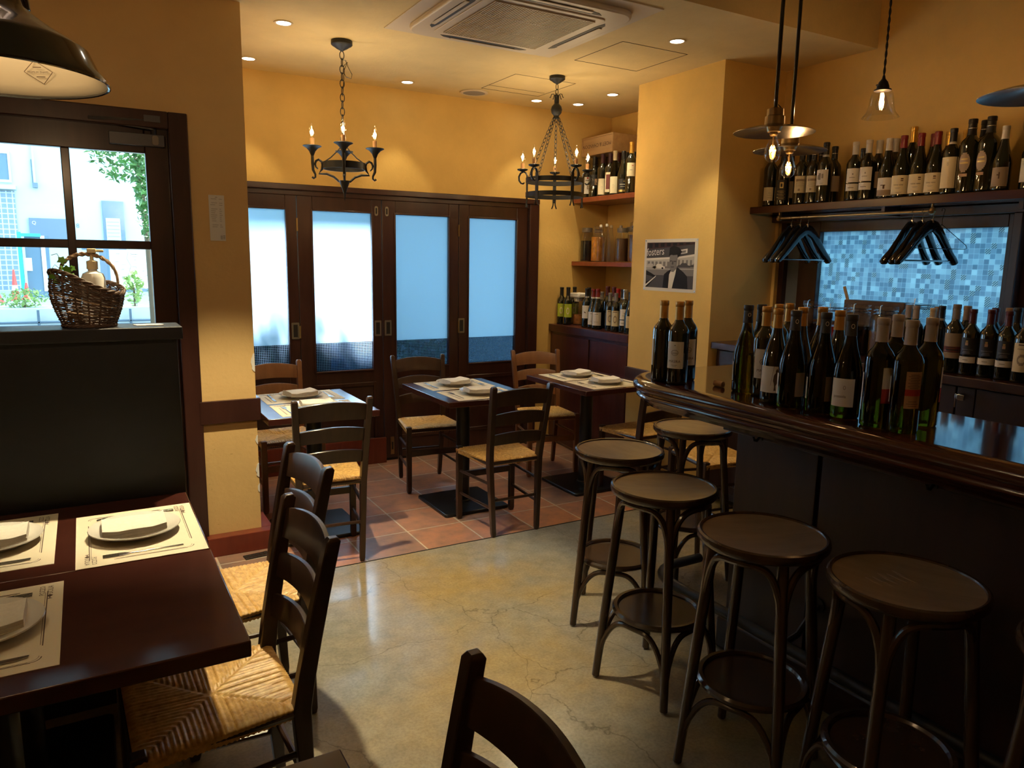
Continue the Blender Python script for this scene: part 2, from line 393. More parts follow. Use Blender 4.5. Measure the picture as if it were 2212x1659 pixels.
def arc(cx, cy, r, a0, a1, n=8): return [(cx + r * cos(a0 + (a1 - a0) * i / n), cy + r * sin(a0 + (a1 - a0) * i / n)) for i in range(n + 1)]
def rrect(x0, x1, y0, y1, r, n=5):
    return arc(x1 - r, y0 + r, r, -pi / 2, 0, n) + arc(x1 - r, y1 - r, r, 0, pi / 2, n) + arc(x0 + r, y1 - r, r, pi / 2, pi, n) + arc(x0 + r, y0 + r, r, pi, 1.5 * pi, n)
_tc = {}
def textverts(s, size=1.0):
    """flat text mesh data, centred, height = size; (verts2d, faces)"""
    if s not in _tc:
        cu = bpy.data.curves.new('t', 'FONT'); cu.body = s; cu.align_x = 'CENTER'; cu.align_y = 'CENTER'; cu.resolution_u = 2
        ob = bpy.data.objects.new('t', cu); COL.objects.link(ob)
        dg = bpy.context.evaluated_depsgraph_get(); me = ob.evaluated_get(dg).to_mesh()
        _tc[s] = ([tuple(v.co) for v in me.vertices], [tuple(p.vertices) for p in me.polygons])
        ob.evaluated_get(dg).to_mesh_clear(); bpy.data.objects.remove(ob); bpy.data.curves.remove(cu)
    vs, fs = _tc[s]; return [(x * size, y * size) for x, y, z in vs], fs

# ------------------------------------------------------------------ room shell
def sbox(name, boxes, mat, bevel=0):
    mb = MB()
    for b in boxes: mb.box(*b)
    return struct(mb.build(name, mat, bevel=bevel, smooth=False))
ZC = 2.805
sbox('floor', [(-2.7, 4.15, -2.3, 3.56, -.1, 0)], 'concrete')
sbox('floor', [(-2.7, 4.15, 3.562, 5.5, -.1, .001)], 'tile')
sbox('floor', [(-2.7, 4.15, 3.558, 3.564, -.02, .0025)], 'dark')
sbox('ceiling', [(-2.7, 4.2, 2.86, 5.5, ZC, ZC + .1), (-2.7, 4.2, 2.86, 2.96, ZC + .1, 3.35)], 'ceil')
sbox('ceiling', [(-2.7, 4.2, -2.3, 2.86, 3.35, 3.45)], 'ceil')
sbox('wall_back', [(.74, 3.33, 5.395, 5.53, 2.075, ZC), (3.33, 4.2, 5.395, 5.53, 0, ZC)], 'wall')
sbox('wall_left', [(.49, .76, 4.05, 5.5, 0, ZC), (-2.7, .49, 4.05, 4.2, 2.25, ZC), (-2.7, -1.5, 4.05, 4.2, 0, 2.25)], 'wallworn')
sbox('wall_pillar', [(3.485, 4.2, 3.495, 4.311, 0, ZC)], 'wall')
sbox('wall_niche', [(4.07, 4.2, 4.311, 5.395, 0, ZC)], 'wall')
sbox('wall_right', [(4.03, 4.2, -2.3, 3.495, 0, 1.2), (4.03, 4.2, -2.3, 3.495, 1.85, 3.35), (4.03, 4.2, 3.47, 3.495, 1.2, 1.85), (4.03, 4.2, -2.3, .7, 1.2, 1.85)], 'wall')
sbox('wall_front', [(-2.7, 4.2, -2.4, -2.3, 0, 3.35)], 'wall')
sbox('wall_side', [(-2.8, -2.7, -2.3, 4.2, 0, 3.35)], 'wall')
sbox('trim_1', [(.475, .778, 4.028, 4.05, .71, .83), (.76, .78, 4.03, 5.33, .71, .83)], 'dwood', .003)
sbox('trim_2', [(3.463, 3.485, 3.475, 4.311, .70, .81), (3.463, 3.80, 3.473, 3.495, .70, .81)], 'dwood', .003)
sbox('baseboard_left', [(.475, .82, 3.98, 4.05, 0, .105), (.76, .82, 4.05, 5.33, 0, .105)], 'redwood', .004)
sbox('baseboard_pillar', [(3.465, 3.485, 3.475, 4.311, 0, .1), (3.465, 4.03, 3.475, 3.495, 0, .1)], 'dwood', .003)
# chipped plaster along the outer corner of the left wall
mb = MB()
for (z, h, wx) in ((1.02, .10, .022), (.60, .05, .014), (.43, .08, .018), (.33, .05, .012)):
    n = 9; pts = []
    for k in range(n):
        a = -pi / 2 + pi * k / (n - 1); pts.append((.7605 - wx * cos(a) * rnd.uniform(.7, 1.1), z + h / 2 * sin(a)))
    mb.prism(pts, 4.0465, 4.0498, lambda x, z, y: (x, y, z))
struct(mb.build('trim_3', 'lab', smooth=False))
# access hatches in the ceiling
for i, (x0, x1, y0, y1) in enumerate(((2.73, 3.22, 3.54, 4.02), (2.6, 3.09, 4.52, 5.02))):
    mb = MB(); t = .004
    for b in ((x0, x1, y0, y0 + t), (x0, x1, y1 - t, y1), (x0, x0 + t, y0, y1), (x1 - t, x1, y0, y1)): mb.box(*b, ZC - .0015, ZC + .002)
    if i: mb.box(x0, x1 - .02, y1 - .12, y1 - .117, ZC - .0015, ZC + .002)
    struct(mb.build('trim_%d' % (4 + i), 'ink', smooth=False))

def framed(mb, x0, x1, z0, z1, g, y0, y1):
    gx0, gx1, gz0, gz1 = g
    mb.box(x0, gx0, y0, y1, z0, z1); mb.box(gx1, x1, y0, y1, z0, z1)
    mb.box(gx0, gx1, y0, y1, z0, gz0); mb.box(gx0, gx1, y0, y1, gz1, z1)

# folding door set in the back wall
sbox('trim_6', [(.76, 3.33, 5.37, 5.50, 2.0, 2.075), (.76, 3.33, 5.345, 5.37, 2.035, 2.075), (3.24, 3.33, 5.37, 5.50, 0, 2.0), (3.24, 3.33, 5.35, 5.37, 0, 2.035)], 'dwood', .004)
leaves = [(.764, 1.335, .82, 1.257), (1.338, 1.962, 1.446, 1.883), (1.966, 2.60, 2.072, 2.514), (2.604, 3.236, 2.693, 3.13)]
for i, (x0, x1, g0, g1) in enumerate(leaves):
    d = bpy.data.objects.new('door_%d' % (i + 1), None); COL.objects.link(d); struct(d); d.location = ((x0 + x1) / 2, 5.40, 0)
    cx = (x0 + x1) / 2; a, b, c, e = x0 - cx, x1 - cx, g0 - cx, g1 - cx
    mb = MB(); framed(mb, a, b, .02, 2.004, (c, e, .74, 1.90), -.02, .02)
    mb.build('door_frame', 'dwood', d, .004)
    mb = MB(); framed(mb, c - .012, e + .012, .728, 1.912, (c, e, .74, 1.90), -.028, -.02); framed(mb, c - .02, e + .02, .17, .64, (c, e, .2, .61), -.026, -.02)
    mb.build('glazing_bead', 'dwood', d, .003)
    MB().box(c, e, .004, .008, .947, 1.90).build('frosted_pane', 'frost', d, smooth=False)
    MB().box(c, e, .004, .008, .74, .947).build('wired_pane', 'wired', d, smooth=False)
    hx = [1.302, 1.921, 2.003, 2.626][i] - cx
    mb = MB(); mb.prism(rrect(hx - .027, hx + .027, .99, 1.108, .004, 2), -.026, -.0195, lambda x, z, y: (x, y, z)); mb.mat(1).box(hx - .015, hx + .015, -.0272, -.0262, 1.004, 1.094)
    mb.build('pull', ['pewter', 'dark'], d)
    if i in (1, 2):
        mb = MB(); mb.prism(rrect(hx - .013, hx + .013, 1.885, 1.955, .012, 4), -.024, -.0195, lambda x, z, y: (x, y, z)); mb.mat(1).prism(rrect(hx - .006, hx + .006, 1.898, 1.942, .005, 3), -.0256, -.024, lambda x, z, y: (x, y, z))
        mb.build('latch', ['pewter', 'dark'], d)
    if i == 2:
        MB().box(hx + .01, hx + .04, -.026, -.0195, .05, .19).mat(1).box(hx + .02, hx + .03, -.03, -.026, .09, .15).build('floor_bolt', ['brass', 'dark'], d)
    if i in (0, 2):
        mb = MB(); hxx = b
        for z in (1.80, 1.04): mb.tube([(hxx, -.026, z - .045), (hxx, -.026, z + .045)], .0065, 8)
        mb.build('hinge', 'brass', d)
    MB().box(a + .01, b - .01, -.012, .012, .0, .02).build('bottom_seal', 'dark', d)
sbox('trim_7', [(.80, 1.965, 5.335, 5.362, 0, .2)], 'redwood', .003)
sbox('trim_8', [(.76, 3.33, 5.39, 5.50, -.01, .012)], 'dark')

# entrance door on the left
sbox('trim_9', [(.404, .49, 4.03, 4.16, 0, 2.25), (-1.5, .404, 4.03, 4.16, 2.17, 2.25), (-1.5, -1.42, 4.03, 4.16, 0, 2.17)], 'dwood', .005)
for k, (x0, x1) in enumerate(((-.46, .405), (-1.415, -.47))):
    d = bpy.data.objects.new('door_%d' % (5 + k), None); COL.objects.link(d); struct(d); d.location = (x0, 4.10, 0); W = x1 - x0
    gx0, gx1 = .105, W - .105
    mb = MB(); framed(mb, 0, W, .01, 2.174, (gx0, gx1, 1.0, 2.055), -.02, .022)
    mc = (gx0 + gx1) / 2 + (.0 if k else .0)
    mx = (-.0325 - x0) if not k else mc
    for z in (1.62,): mb.box(gx0, gx1, -.018, .02, z - .02, z + .02)
    mb.box(mx - .018, mx + .018, -.0185, .0205, 1.0, 2.055)
    mb.build('door_frame', 'dwood', d, .004)
    MB().box(gx0, gx1, .0, .004, 1.0, 2.055).build('pane' if not k else 'solid_panel', 'pane' if not k else 'dwood', d, smooth=False)  # unseen second leaf made solid to cut daylight reaching the chairs
    if not k:
        mb = MB(); mb.box(.61, .845, -.062, -.02, 2.085, 2.14).mat(1).prism(rrect(.79, .82, 2.09, 2.135, .01, 3), -.066, -.062, lambda x, z, y: (x, y, z))
        c = mb.build('door_closer', ['closer', 'taupe'], d, .004)
        mb = MB(); mb.tube([(.80, -.04, 2.14), (.80, -.05, 2.168)], .012, 8); mb.tube([(.80, -.055, 2.165), (.53, -.06, 2.185)], .007, 8, flat=1.6); mb.tube([(.53, -.065, 2.19), (.82, -.06, 2.205)], .010, 8); mb.box(.76, .83, -.075, -.045, 2.195, 2.225)
        mb.build('closer_arm', 'closer', c)

# windows in the wall behind the bar
for k, (y0, y1, g0, g1) in enumerate(((2.0, 3.47, 2.055, 3.165), (.7, 1.97, .75, 1.92))):
    d = bpy.data.objects.new('window_%d' % (k + 1), None); COL.objects.link(d); struct(d); d.location = (4.10, 0, 0)
    mb = MB(); f = lambda x, z, y: (y, x, z)
    for bx in ((y0, g0, 1.2, 1.85), (g1, y1 - (.16 if not k else 0), 1.2, 1.85), (g0, g1, 1.2, 1.235), (g0, g1, 1.785, 1.85)): mb.box(-.04, .03, bx[0], bx[1], bx[2], bx[3])
    if not k: mb.box(-.04, .03, 3.43, 3.47, 1.2, 1.85)
    mb.build('window_frame', 'dwood', d, .003)
    MB().box(-.002, .003, g0, g1, 1.235, 1.785).build('patterned_pane', 'mosaic', d, smooth=False)
    if not k:
        MB().box(.0, .01, 3.31, 3.43, 1.2, 1.85).build('side_pane', 'sidep', d, smooth=False)
sbox('trim_10', [(4.0, 4.16, 1.965, 2.005, 1.2, 1.85), (3.985, 4.04, .65, 3.49, 1.85, 1.895)], 'dwood', .003)

# ------------------------------------------------------------------ outside the glass
def obj1(name, mb, mats, label, cat, group=None, bevel=0, loc=None, **k):
    return tag(mb.build(name, mats, bevel=bevel, loc=loc, **k), label, cat, group)
M['asph'] = simple('pavement', (.42, .44, .45), .9, nscale=6)
M['facade'] = simple('white render', (.58, .66, .68), .8, nscale=1.5, nvar=.05)
M['tileblue'] = None
def mk_tb():
    m, nt, b = newmat('small grey wall tiles'); f = grid_lines(nt, coords(nt), .095, .095, .018)
    mx = N(nt, 'ShaderNodeMixRGB'); mx.inputs[1].default_value = (.16, .24, .32, 1); mx.inputs[2].default_value = (.6, .7, .75, 1)
    nt.links.new(f, mx.inputs[0]); nt.links.new(mx.outputs[0], b.inputs['Base Color']); return m
M['tileblue'] = mk_tb()
M['glassdark'] = simple('dark shop glass', (.10, .17, .25), .1)
M['signblue'] = simple('slate blue sign', (.10, .16, .24), .4)
M['teal'] = simple('teal post', (.02, .30, .28), .5)
M['cone'] = simple('orange plastic', (.75, .07, .06), .5)
M['conew'] = simple('cone white band', (.8, .8, .8), .5)
M['foliage'] = simple('tree leaves', (.07, .20, .05), .5, nscale=8, nvar=.5)
M['foliagel'] = simple('pale shrub leaves', (.30, .45, .14), .5, nscale=8, nvar=.4)
M['bark'] = simple('bark', (.12, .09, .06), .9)
M['blueplastic'] = simple('blue tarpaulin', (.07, .25, .60), .5)
struct(MB().box(-9, 9, 4.2, 30, -.25, -.12).build('floor', 'asph', smooth=False))
g = MB().box(-8, 8, 9.6, 30, -.12, .84); struct(g.build('trim_11', 'asph', smooth=False))
# building across the street
b = thing('building', 'white rendered building across the street seen through the entrance door', 'building', (0, 17, .84))
MB().box(-4.2, 8.5, 0, 2, 0, 9).box(-13, -4.2, 0, 2, 0, 17).build('facade', 'facade', b, smooth=False)  # unseen tall wing at left added to keep sun off the entrance door
MB().box(-1.95, -1.0, -.04, -.001, 0, 1.85).build('tiled_bay', 'tileblue', b, smooth=False)
MB().box(-2.0, -.96, -.25, -.0, 1.87, 1.94).build('canopy', 'facade', b, smooth=False)
mb = MB(); mb.box(-1.8, -1.06, -.03, -.001, 2.05, 2.52); framed(mb.mat(1), -1.84, -1.02, 2.0, 2.56, (-1.8, -1.06, 2.05, 2.52), -.05, -.001)
mb.build('window', ['glassdark', 'facade'], b, smooth=False)
mb = MB(); mb.box(-.70, -.62, -.12, -.001, 1.93, 2.02); mb.box(-.70, -.69, -.05, -.001, 2.02, 2.45); mb.mat(1).tube([(-.66, -.08, 2.0), (-.66, -.08, 6)], .02); mb.build('drain_pipe', ['signblue', 'facade'], b)
mb = MB(); mb.box(-.81, -.17, -.08, -.001, .93, 1.37); s = mb.build('sign_board', 'signblue', b, smooth=False)
vs, fs = textverts('Q', .09); MB().add([(x - .73, -.085, y + 1.28) for x, y in vs], fs).build('sign_mark', 'lab', s, smooth=False)
vs, fs = textverts('8', .12); MB().add([(x - .015, -.01, y + 1.25) for x, y in vs], fs).build('house_number', 'signblue', b, smooth=False)
mb = MB(); mb.box(.42, .80, -.06, -.001, 0, 1.75); mb.box(.02, .42, -.03, -.001, .80, .98); mb.mat(1).box(.47, .72, -.07, -.06, .85, 1.42); mb.mat(2)
for k in range(7): mb.box(.49, .70, -.075, -.07, .92 + k * .07, .93 + k * .07)
mb.build('shop_front', ['glassdark', 'facade', 'grey'], b, smooth=False)
# unseen block added to shade the right half of the folding doors
b = thing('building', 'unseen added block shading the two right-hand frosted panes', 'building', (0, 0, 0))
MB().box(1.35, 7, 7.0, 8.3, -.12, 7).build('facade', 'facade', b, smooth=False)
MB().box(2.35, 2.6, 6.85, 7.0, -.12, 7).build('pilaster', 'facade', b, smooth=False)
# phone-booth like kiosk, notices, map board
b = thing('kiosk', 'dark blue kiosk with teal post and notices left of the basket outside', 'kiosk', (0, 14.5, .84))
MB().box(-.78, -.45, 0, .4, 0, 1.0).build('body', 'glassdark', b, smooth=False)
MB().box(-.87, -.82, -.1, 0, 0, 1.05).build('post', 'teal', b); MB().box(-.86, -.55, -.09, -.03, .98, 1.03).build('rail', 'teal', b)
MB().box(-.80, -.70, -.02, -.001, .43, .64).build('notice', 'lab', b, smooth=False)
MB().box(-.56, -.50, -.02, -.001, .1, 1.0).build('white_strip', 'lab', b, smooth=False)
mb = MB(); mb.box(0, .56, 0, .03, 0, .45); mb.mat(1)
for k in range(60):
    x = rnd.uniform(.03, .48); z = rnd.uniform(.04, .42); mb.box(x, x + rnd.uniform(.01, .05), -.003, 0, z, z + rnd.choice((.003, .006)))
mb.tube([(.20, 0, .43), (.18, 0, .35), (.22, 0, .26), (.18, 0, .15), (.21, 0, .05)], .003, 6)
mb.mat(2).box(0, .56, -.004, .034, -.04, 0); mb.box(-.10, -.03, .01, .04, -.33, .5)
obj1('map_board', mb, ['lab', 'grey', 'signblue'], 'white street map board standing outside right of the basket', 'sign', loc=(.284, 9.9, 1.17))
def cone(x, y, h, label):
    c = thing('traffic_cone', label, 'cone', (x, y, .84), 0, 'orange traffic cones outside')
    MB().lathe([(0, 0), (.075, 0), (.075, .02), (.055, .025), (.012, h), (0, h)], 14).build('cone_body', 'cone', c); MB().lathe([(.058 - .045 * .3, h * .32), (.057 - .045 * .52, h * .52)], 14).build('reflective_band', 'conew', c)
cone(-.905, 13.6, .47, 'tall red traffic cone outside in front of grey tiled wall'); cone(-1.07, 13.0, .14, 'short red cone cut by the left edge outside'); cone(-.775, 13.9, .26, 'small red cone beside the teal post outside')
# planter with shrubs
pl = thing('planter', 'long pale block planter outside below the door glass', 'planter', (0, 8.6, 0))
MB().box(-4, 1.2, 0, .5, -.12, 1.03).build('block_wall', 'facade', pl, smooth=False)
mb = MB()
for z in (.86, .90): mb.tube([(-4, -.05, z), (1.2, -.05, z)], .012, 6)
for k in range(6): mb.tube([(-3.6 + k * .8, -.05, .5), (-3.6 + k * .8, -.05, 1.02)], .012, 6)
mb.build('railing', 'signblue', pl)
def leafcloud(n, c, r, size, seed):
    q = random.Random(seed); mb = MB()
    for _ in range(n):
        while 1:
            p = V((q.uniform(-1, 1), q.uniform(-1, 1), q.uniform(-1, 1)))
            if p.length < 1: break
        p = V((c[0] + p.x * r[0], c[1] + p.y * r[1], c[2] + p.z * r[2])); a = V((q.uniform(-1, 1), q.uniform(-1, 1), q.uniform(-.6, 1))).normalized(); s = size * q.uniform(.6, 1.3)
        b = a.cross(V((q.uniform(-1, 1), q.uniform(-1, 1), 1))).normalized()
        mb.add([p - a * s, p + b * s * .45, p + a * s, p - b * s * .45 + V((0, 0, s * .2))], [(0, 1, 2, 3)])
    return mb
def shrub(x, y, z, r, mat, label, n=160, sz=.05, seed=1):
    t = thing('shrub', label, 'shrub', (x, y, z), 0, 'shrubs in the planter outside')
    leafcloud(n, (0, 0, r[2]), r, sz, seed).build('foliage', mat, t, smooth=False); MB().tube([(0, 0, -.02), (0, 0, r[2])], .01, 6).build('stem', 'bark', t)
shrub(-.52, 8.85, 1.02, (.22, .15, .10), 'foliagel', 'low pale shrub in the planter left of the basket outside', 320, .025, 3)
shrub(.46, 8.8, 1.02, (.10, .10, .20), 'foliagel', 'tall narrow-leaved pale shrub right of the basket outside', 170, .035, 4)
shrub(.70, 9.0, 1.02, (.10, .1, .12), 'foliage', 'dark green shrub at the right edge of door glass outside', 240, .025, 5)
t = thing('tree', 'leafy street tree filling the upper right door pane', 'tree', (.62, 8.0, -.12))
mbx = leafcloud(900, (-.17, .3, 2.78), (.36, .4, .42), .040, 8)
q2 = leafcloud(500, (-.04, .1, 2.25), (.10, .2, .42), .036, 9); mbx.add(q2.v, q2.f)
mbx.build('crown', 'foliage', t, smooth=False)
MB().tube([(-.02, .3, 0), (-.03, .3, 1.8), (-.1, .3, 2.8)], .03, 8).build('trunk', 'bark', t)
# plants and tarpaulin behind the wired lower panes
t = thing('bush', 'sparse bush seen through the wired glass of second folding door', 'shrub', (2.75, 6.35, -.12))
leafcloud(420, (0, 0, .75), (.38, .2, .28), .05, 13).build('foliage', 'foliage', t, smooth=False); MB().tube([(0, 0, 0), (0, 0, .75)], .02, 6).build('stem', 'bark', t)
mb = MB(); mb.prism([(-.5, -.1), (.5, -.1), (.35, .6), (.1, .98), (-.2, .6)], 0, .5, lambda x, z, y: (x, y, z))
obj1('tarpaulin', mb, 'blueplastic', 'blue tarpaulin heap outside behind the wired glass', 'tarpaulin', loc=(1.75, 6.35, -.12), bevel=.03)

t = thing('hedge', 'tall dark hedge whose shadow shows on the left frosted panes', 'hedge', (1.12, 5.98, -.12))
leafcloud(2200, (0, 0, .75), (.62, .16, 1.10), .05, 21).build('foliage', 'foliage', t, smooth=False)
MB().box(-.5, .6, -.04, .04, 0, 1.45).build('shade_panel', 'signblue', t, smooth=False)  # opaque panel added inside the hedge to shade the lower frosted panes
sbox('trim_12', [(.6, 3.6, 5.53, 5.98, 2.30, 2.36)], 'dwood')

# ------------------------------------------------------------------ chairs
def rush_mesh():
    mb = MB(); n = 120; Nst = 30; q = random.Random(3); jit = [q.uniform(-.2, .2) for _ in range(400)]
    idx = lambda i, j: i * (n + 1) + j
    vs = []
    for i in range(n + 1):
        for j in range(n + 1):
            u = -1.13 + 2.26 * i / n; v = -1.13 + 2.26 * j / n
            cu = max(-1, min(1, u)); cv = max(-1, min(1, v)); au, av = abs(u), abs(v)
            hw = .172 + (.205 - .172) * (cv + 1) / 2; x = cu * hw; y = -.01 + cv * .185
            t = v if au > av else u; r = max(au, av)
            ph = (t + 1.2) * Nst / 2; k = int(ph); h = abs(sin(pi * (ph + .12 * jit[k % 400])))
            z = .452 + .0046 * h - .010 * (1 - r) ** 1.0 * (1 if r < 1 else 0) - .004 * max(0, 1 - abs(au - av) * 14)
            if r > .9: z -= (r - .9) ** 1.5 * .22
            if r > 1.05:
                z -= .010; x *= .985; y = -.01 + (y + .01) * .985
            vs.append((x, y, z))
    fs = [(idx(i, j), idx(i + 1, j), idx(i + 1, j + 1), idx(i, j + 1)) for i in range(n) for j in range(n)]
    mb.add(vs, fs); return mb
def slat(mb, w, zb, zt, ab, at, ypost, bow=.022, th=.016, n=14):
    rows = []
    for i in range(n + 1):
        t = -1 + 2 * i / n; e = 1 - t * t; b = zb + ab * e; a = zt + at * e
        yb = ypost(b) - bow * e; ya = ypost(a) - bow * e; x = t * w
        rows.append([(x, yb + th / 2, b), (x, ya + th / 2, a - .003), (x, ya + th / 2 - .003, a), (x, ya - th / 2 + .003, a), (x, ya - th / 2, a - .003), (x, yb - th / 2, b)])
    vs = [p for r in rows for p in r]; k = 6; fs = [tuple(range(k - 1, -1, -1)), tuple(n * k + i for i in range(k))]
    for i in range(n):
        for j in range(k): fs.append((i * k + j, i * k + (j + 1) % k, i * k + k + (j + 1) % k, i * k + k + j))
    return mb.add(vs, fs)
def make_chair(mat, label, group=None):
    t = thing('dining_chair', label, 'chair')
    seat = rush_mesh().build('rush_seat', 'straw', t, sharp=80)
    yp = lambda z: -.185 - .08 * max(0, (z - .44) / .45) ** 1.15
    for s in (-1, 1):
        mb = MB(); zs = [0, .02, .22, .44, .52, .62, .72, .82, .882, .892]
        pts = []; sx = []; sy = []
        for z in zs:
            if z <= .44: x = s * (.145 + .018 * z / .44); y = -.207 + .022 * z / .44; a = .027 + .004 * z / .44; b = .026 + .018 * z / .44
            else: k = (z - .44) / .45; x = s * (.163 + .022 * k); y = yp(z); a = .031; b = .044 - .010 * k
            if z == 0: a *= .8; b *= .8
            if z > .885: a *= .7; b *= .6
            pts.append((x, y, z)); sx.append(a); sy.append(b)
        mb.post(pts, sx, sy).build('back_post', mat, t, .003)
        mb = MB(); mb.post([(s * .184, .165, 0), (s * .184, .165, .02), (s * .184, .166, .36), (s * .184, .166, .462)], [.024, .032, .034, .034], [.024, .032, .034, .034]).build('leg', mat, t, .004)
    for zb, zt, at in ((.770, .852, .024), (.657, .722, .022), (.541, .602, .020)):
        mb = MB(); slat(mb, .163 + .022 * (zb - .44) / .45, zb, zt, .010, at, yp).build('backrest_slat', mat, t)
    mb = MB()
    mb.tube([(-.185, .168, .435), (.185, .168, .435)], .014, 8); mb.tube([(-.16, -.185, .435), (.16, -.185, .435)], .014, 8)
    for s in (-1, 1): mb.tube([(s * .184, .166, .435), (s * .163, -.185, .435)], .014, 8)
    mb.build('seat_rail', mat, t)
    mb = MB(); mb.box(-.17, .17, .157, .175, .26, .298)
    for s in (-1, 1):
        for z in (.31, .17): mb.tube([(s * .184, .165, z), (s * .155, -.195, z)], [.009, .009], 8)
    mb.tube([(-.15, -.198, .215), (.15, -.198, .215)], .009, 8)
    mb.build('stretcher', mat, t); return t
proto = {}
def chair(x, y, rzd, mat, label, s=1.0):
    if mat in proto: c = copytree(proto[mat]); c['label'] = label
    else:
        c = make_chair(mat, label); proto[mat] = c
    c.location = (x, y, 0); c.rotation_euler = (0, 0, radians(rzd)); c.scale = (s, s, 1)
    c['category'] = 'chair'; c['group'] = 'rush seated ladderback chairs'; return c
chair(.205, 1.925, 92, 'chair', 'dark ladderback chair with rush seat tucked under the near left table corner', 1.07)
chair(.365, 2.53, 94.5, 'chair', 'dark ladderback chair at the left table set with a placemat', 1.07)
chair(.275, .885, 90, 'chair', 'dark ladderback chair at the bottom edge, only its curved back showing', 1.07)
chair(1.05, 3.80, -5, 'chair', 'dark ladderback chair with its back to us at the left window table')
chair(2.095, 3.765, 0, 'chair', 'dark ladderback chair with its back to us at the middle window table')
chair(2.03, 4.675, 173, 'chair', 'dark ladderback chair facing us at the middle table before folding doors')
chair(3.25, 3.87, 3, 'chair', 'dark ladderback chair under the right window table beside the pillar')
chair(3.20, 3.12, 79, 'chair', 'rush seated chair half hidden behind the rear bar stool and bar corner')
chair(1.06, 4.73, 184, 'chair_lit', 'warm-lit brown ladderback chair against the leftmost folding door')
chair(2.97, 4.62, 168, 'chair_lit', 'warm-lit brown ladderback chair beside the wine cabinet')

# ------------------------------------------------------------------ tables
def make_table(label, w, d, tz=.75, th=.035, loc=(0, 0, 0), bdx=-.04, bdy=-.03, bs=.45):
    t = thing('pedestal_table', label, 'table', loc, 0, 'square pedestal tables')
    mb = MB(); mb.box(-w / 2, w / 2, -d / 2, d / 2, tz - th, tz); mb.build('tabletop', 'table', t, .0035)
    MB().lathe([(0, .02), (.052, .02), (.052, .028), (.044, .034), (.044, tz - th - .01), (.07, tz - th - .004), (.12, tz - th)], 20, (bdx, bdy, 0)).build('column', 'base', t)
    mb = MB(); mb.prism(rrect(bdx - bs / 2, bdx + bs / 2, bdy - bs / 2, bdy + bs / 2, .02), 0, .022); mb.build('base_plate', 'base', t, .006)
    return t
make_table('square dark table in the middle in front of folding doors, set for two', .596, .74, loc=(2.102, 4.22, 0))
make_table('square dark table beside the wine cabinet, set for two', .59, .75, loc=(3.06, 4.20, 0))
make_table('square dark table partly behind the yellow wall corner, set for two', .60, .74, loc=(1.075, 4.20, 0), bdx=.02)
make_table('dark mahogany table against the black partition, two settings on it', .80, .585, th=.038, loc=(-.135, 2.4625, 0), bdx=-.1, bdy=0)
make_table('dark mahogany table nearest the lower left corner, half of it bare', .80, .59, th=.038, loc=(-.135, 1.872, 0), bdx=-.1, bdy=0)
make_table('brown tabletop corner just peeking in at the bottom of the picture', .70, .62, th=.04, loc=(-.022, .824, 0), bdx=-.1, bdy=-.1)

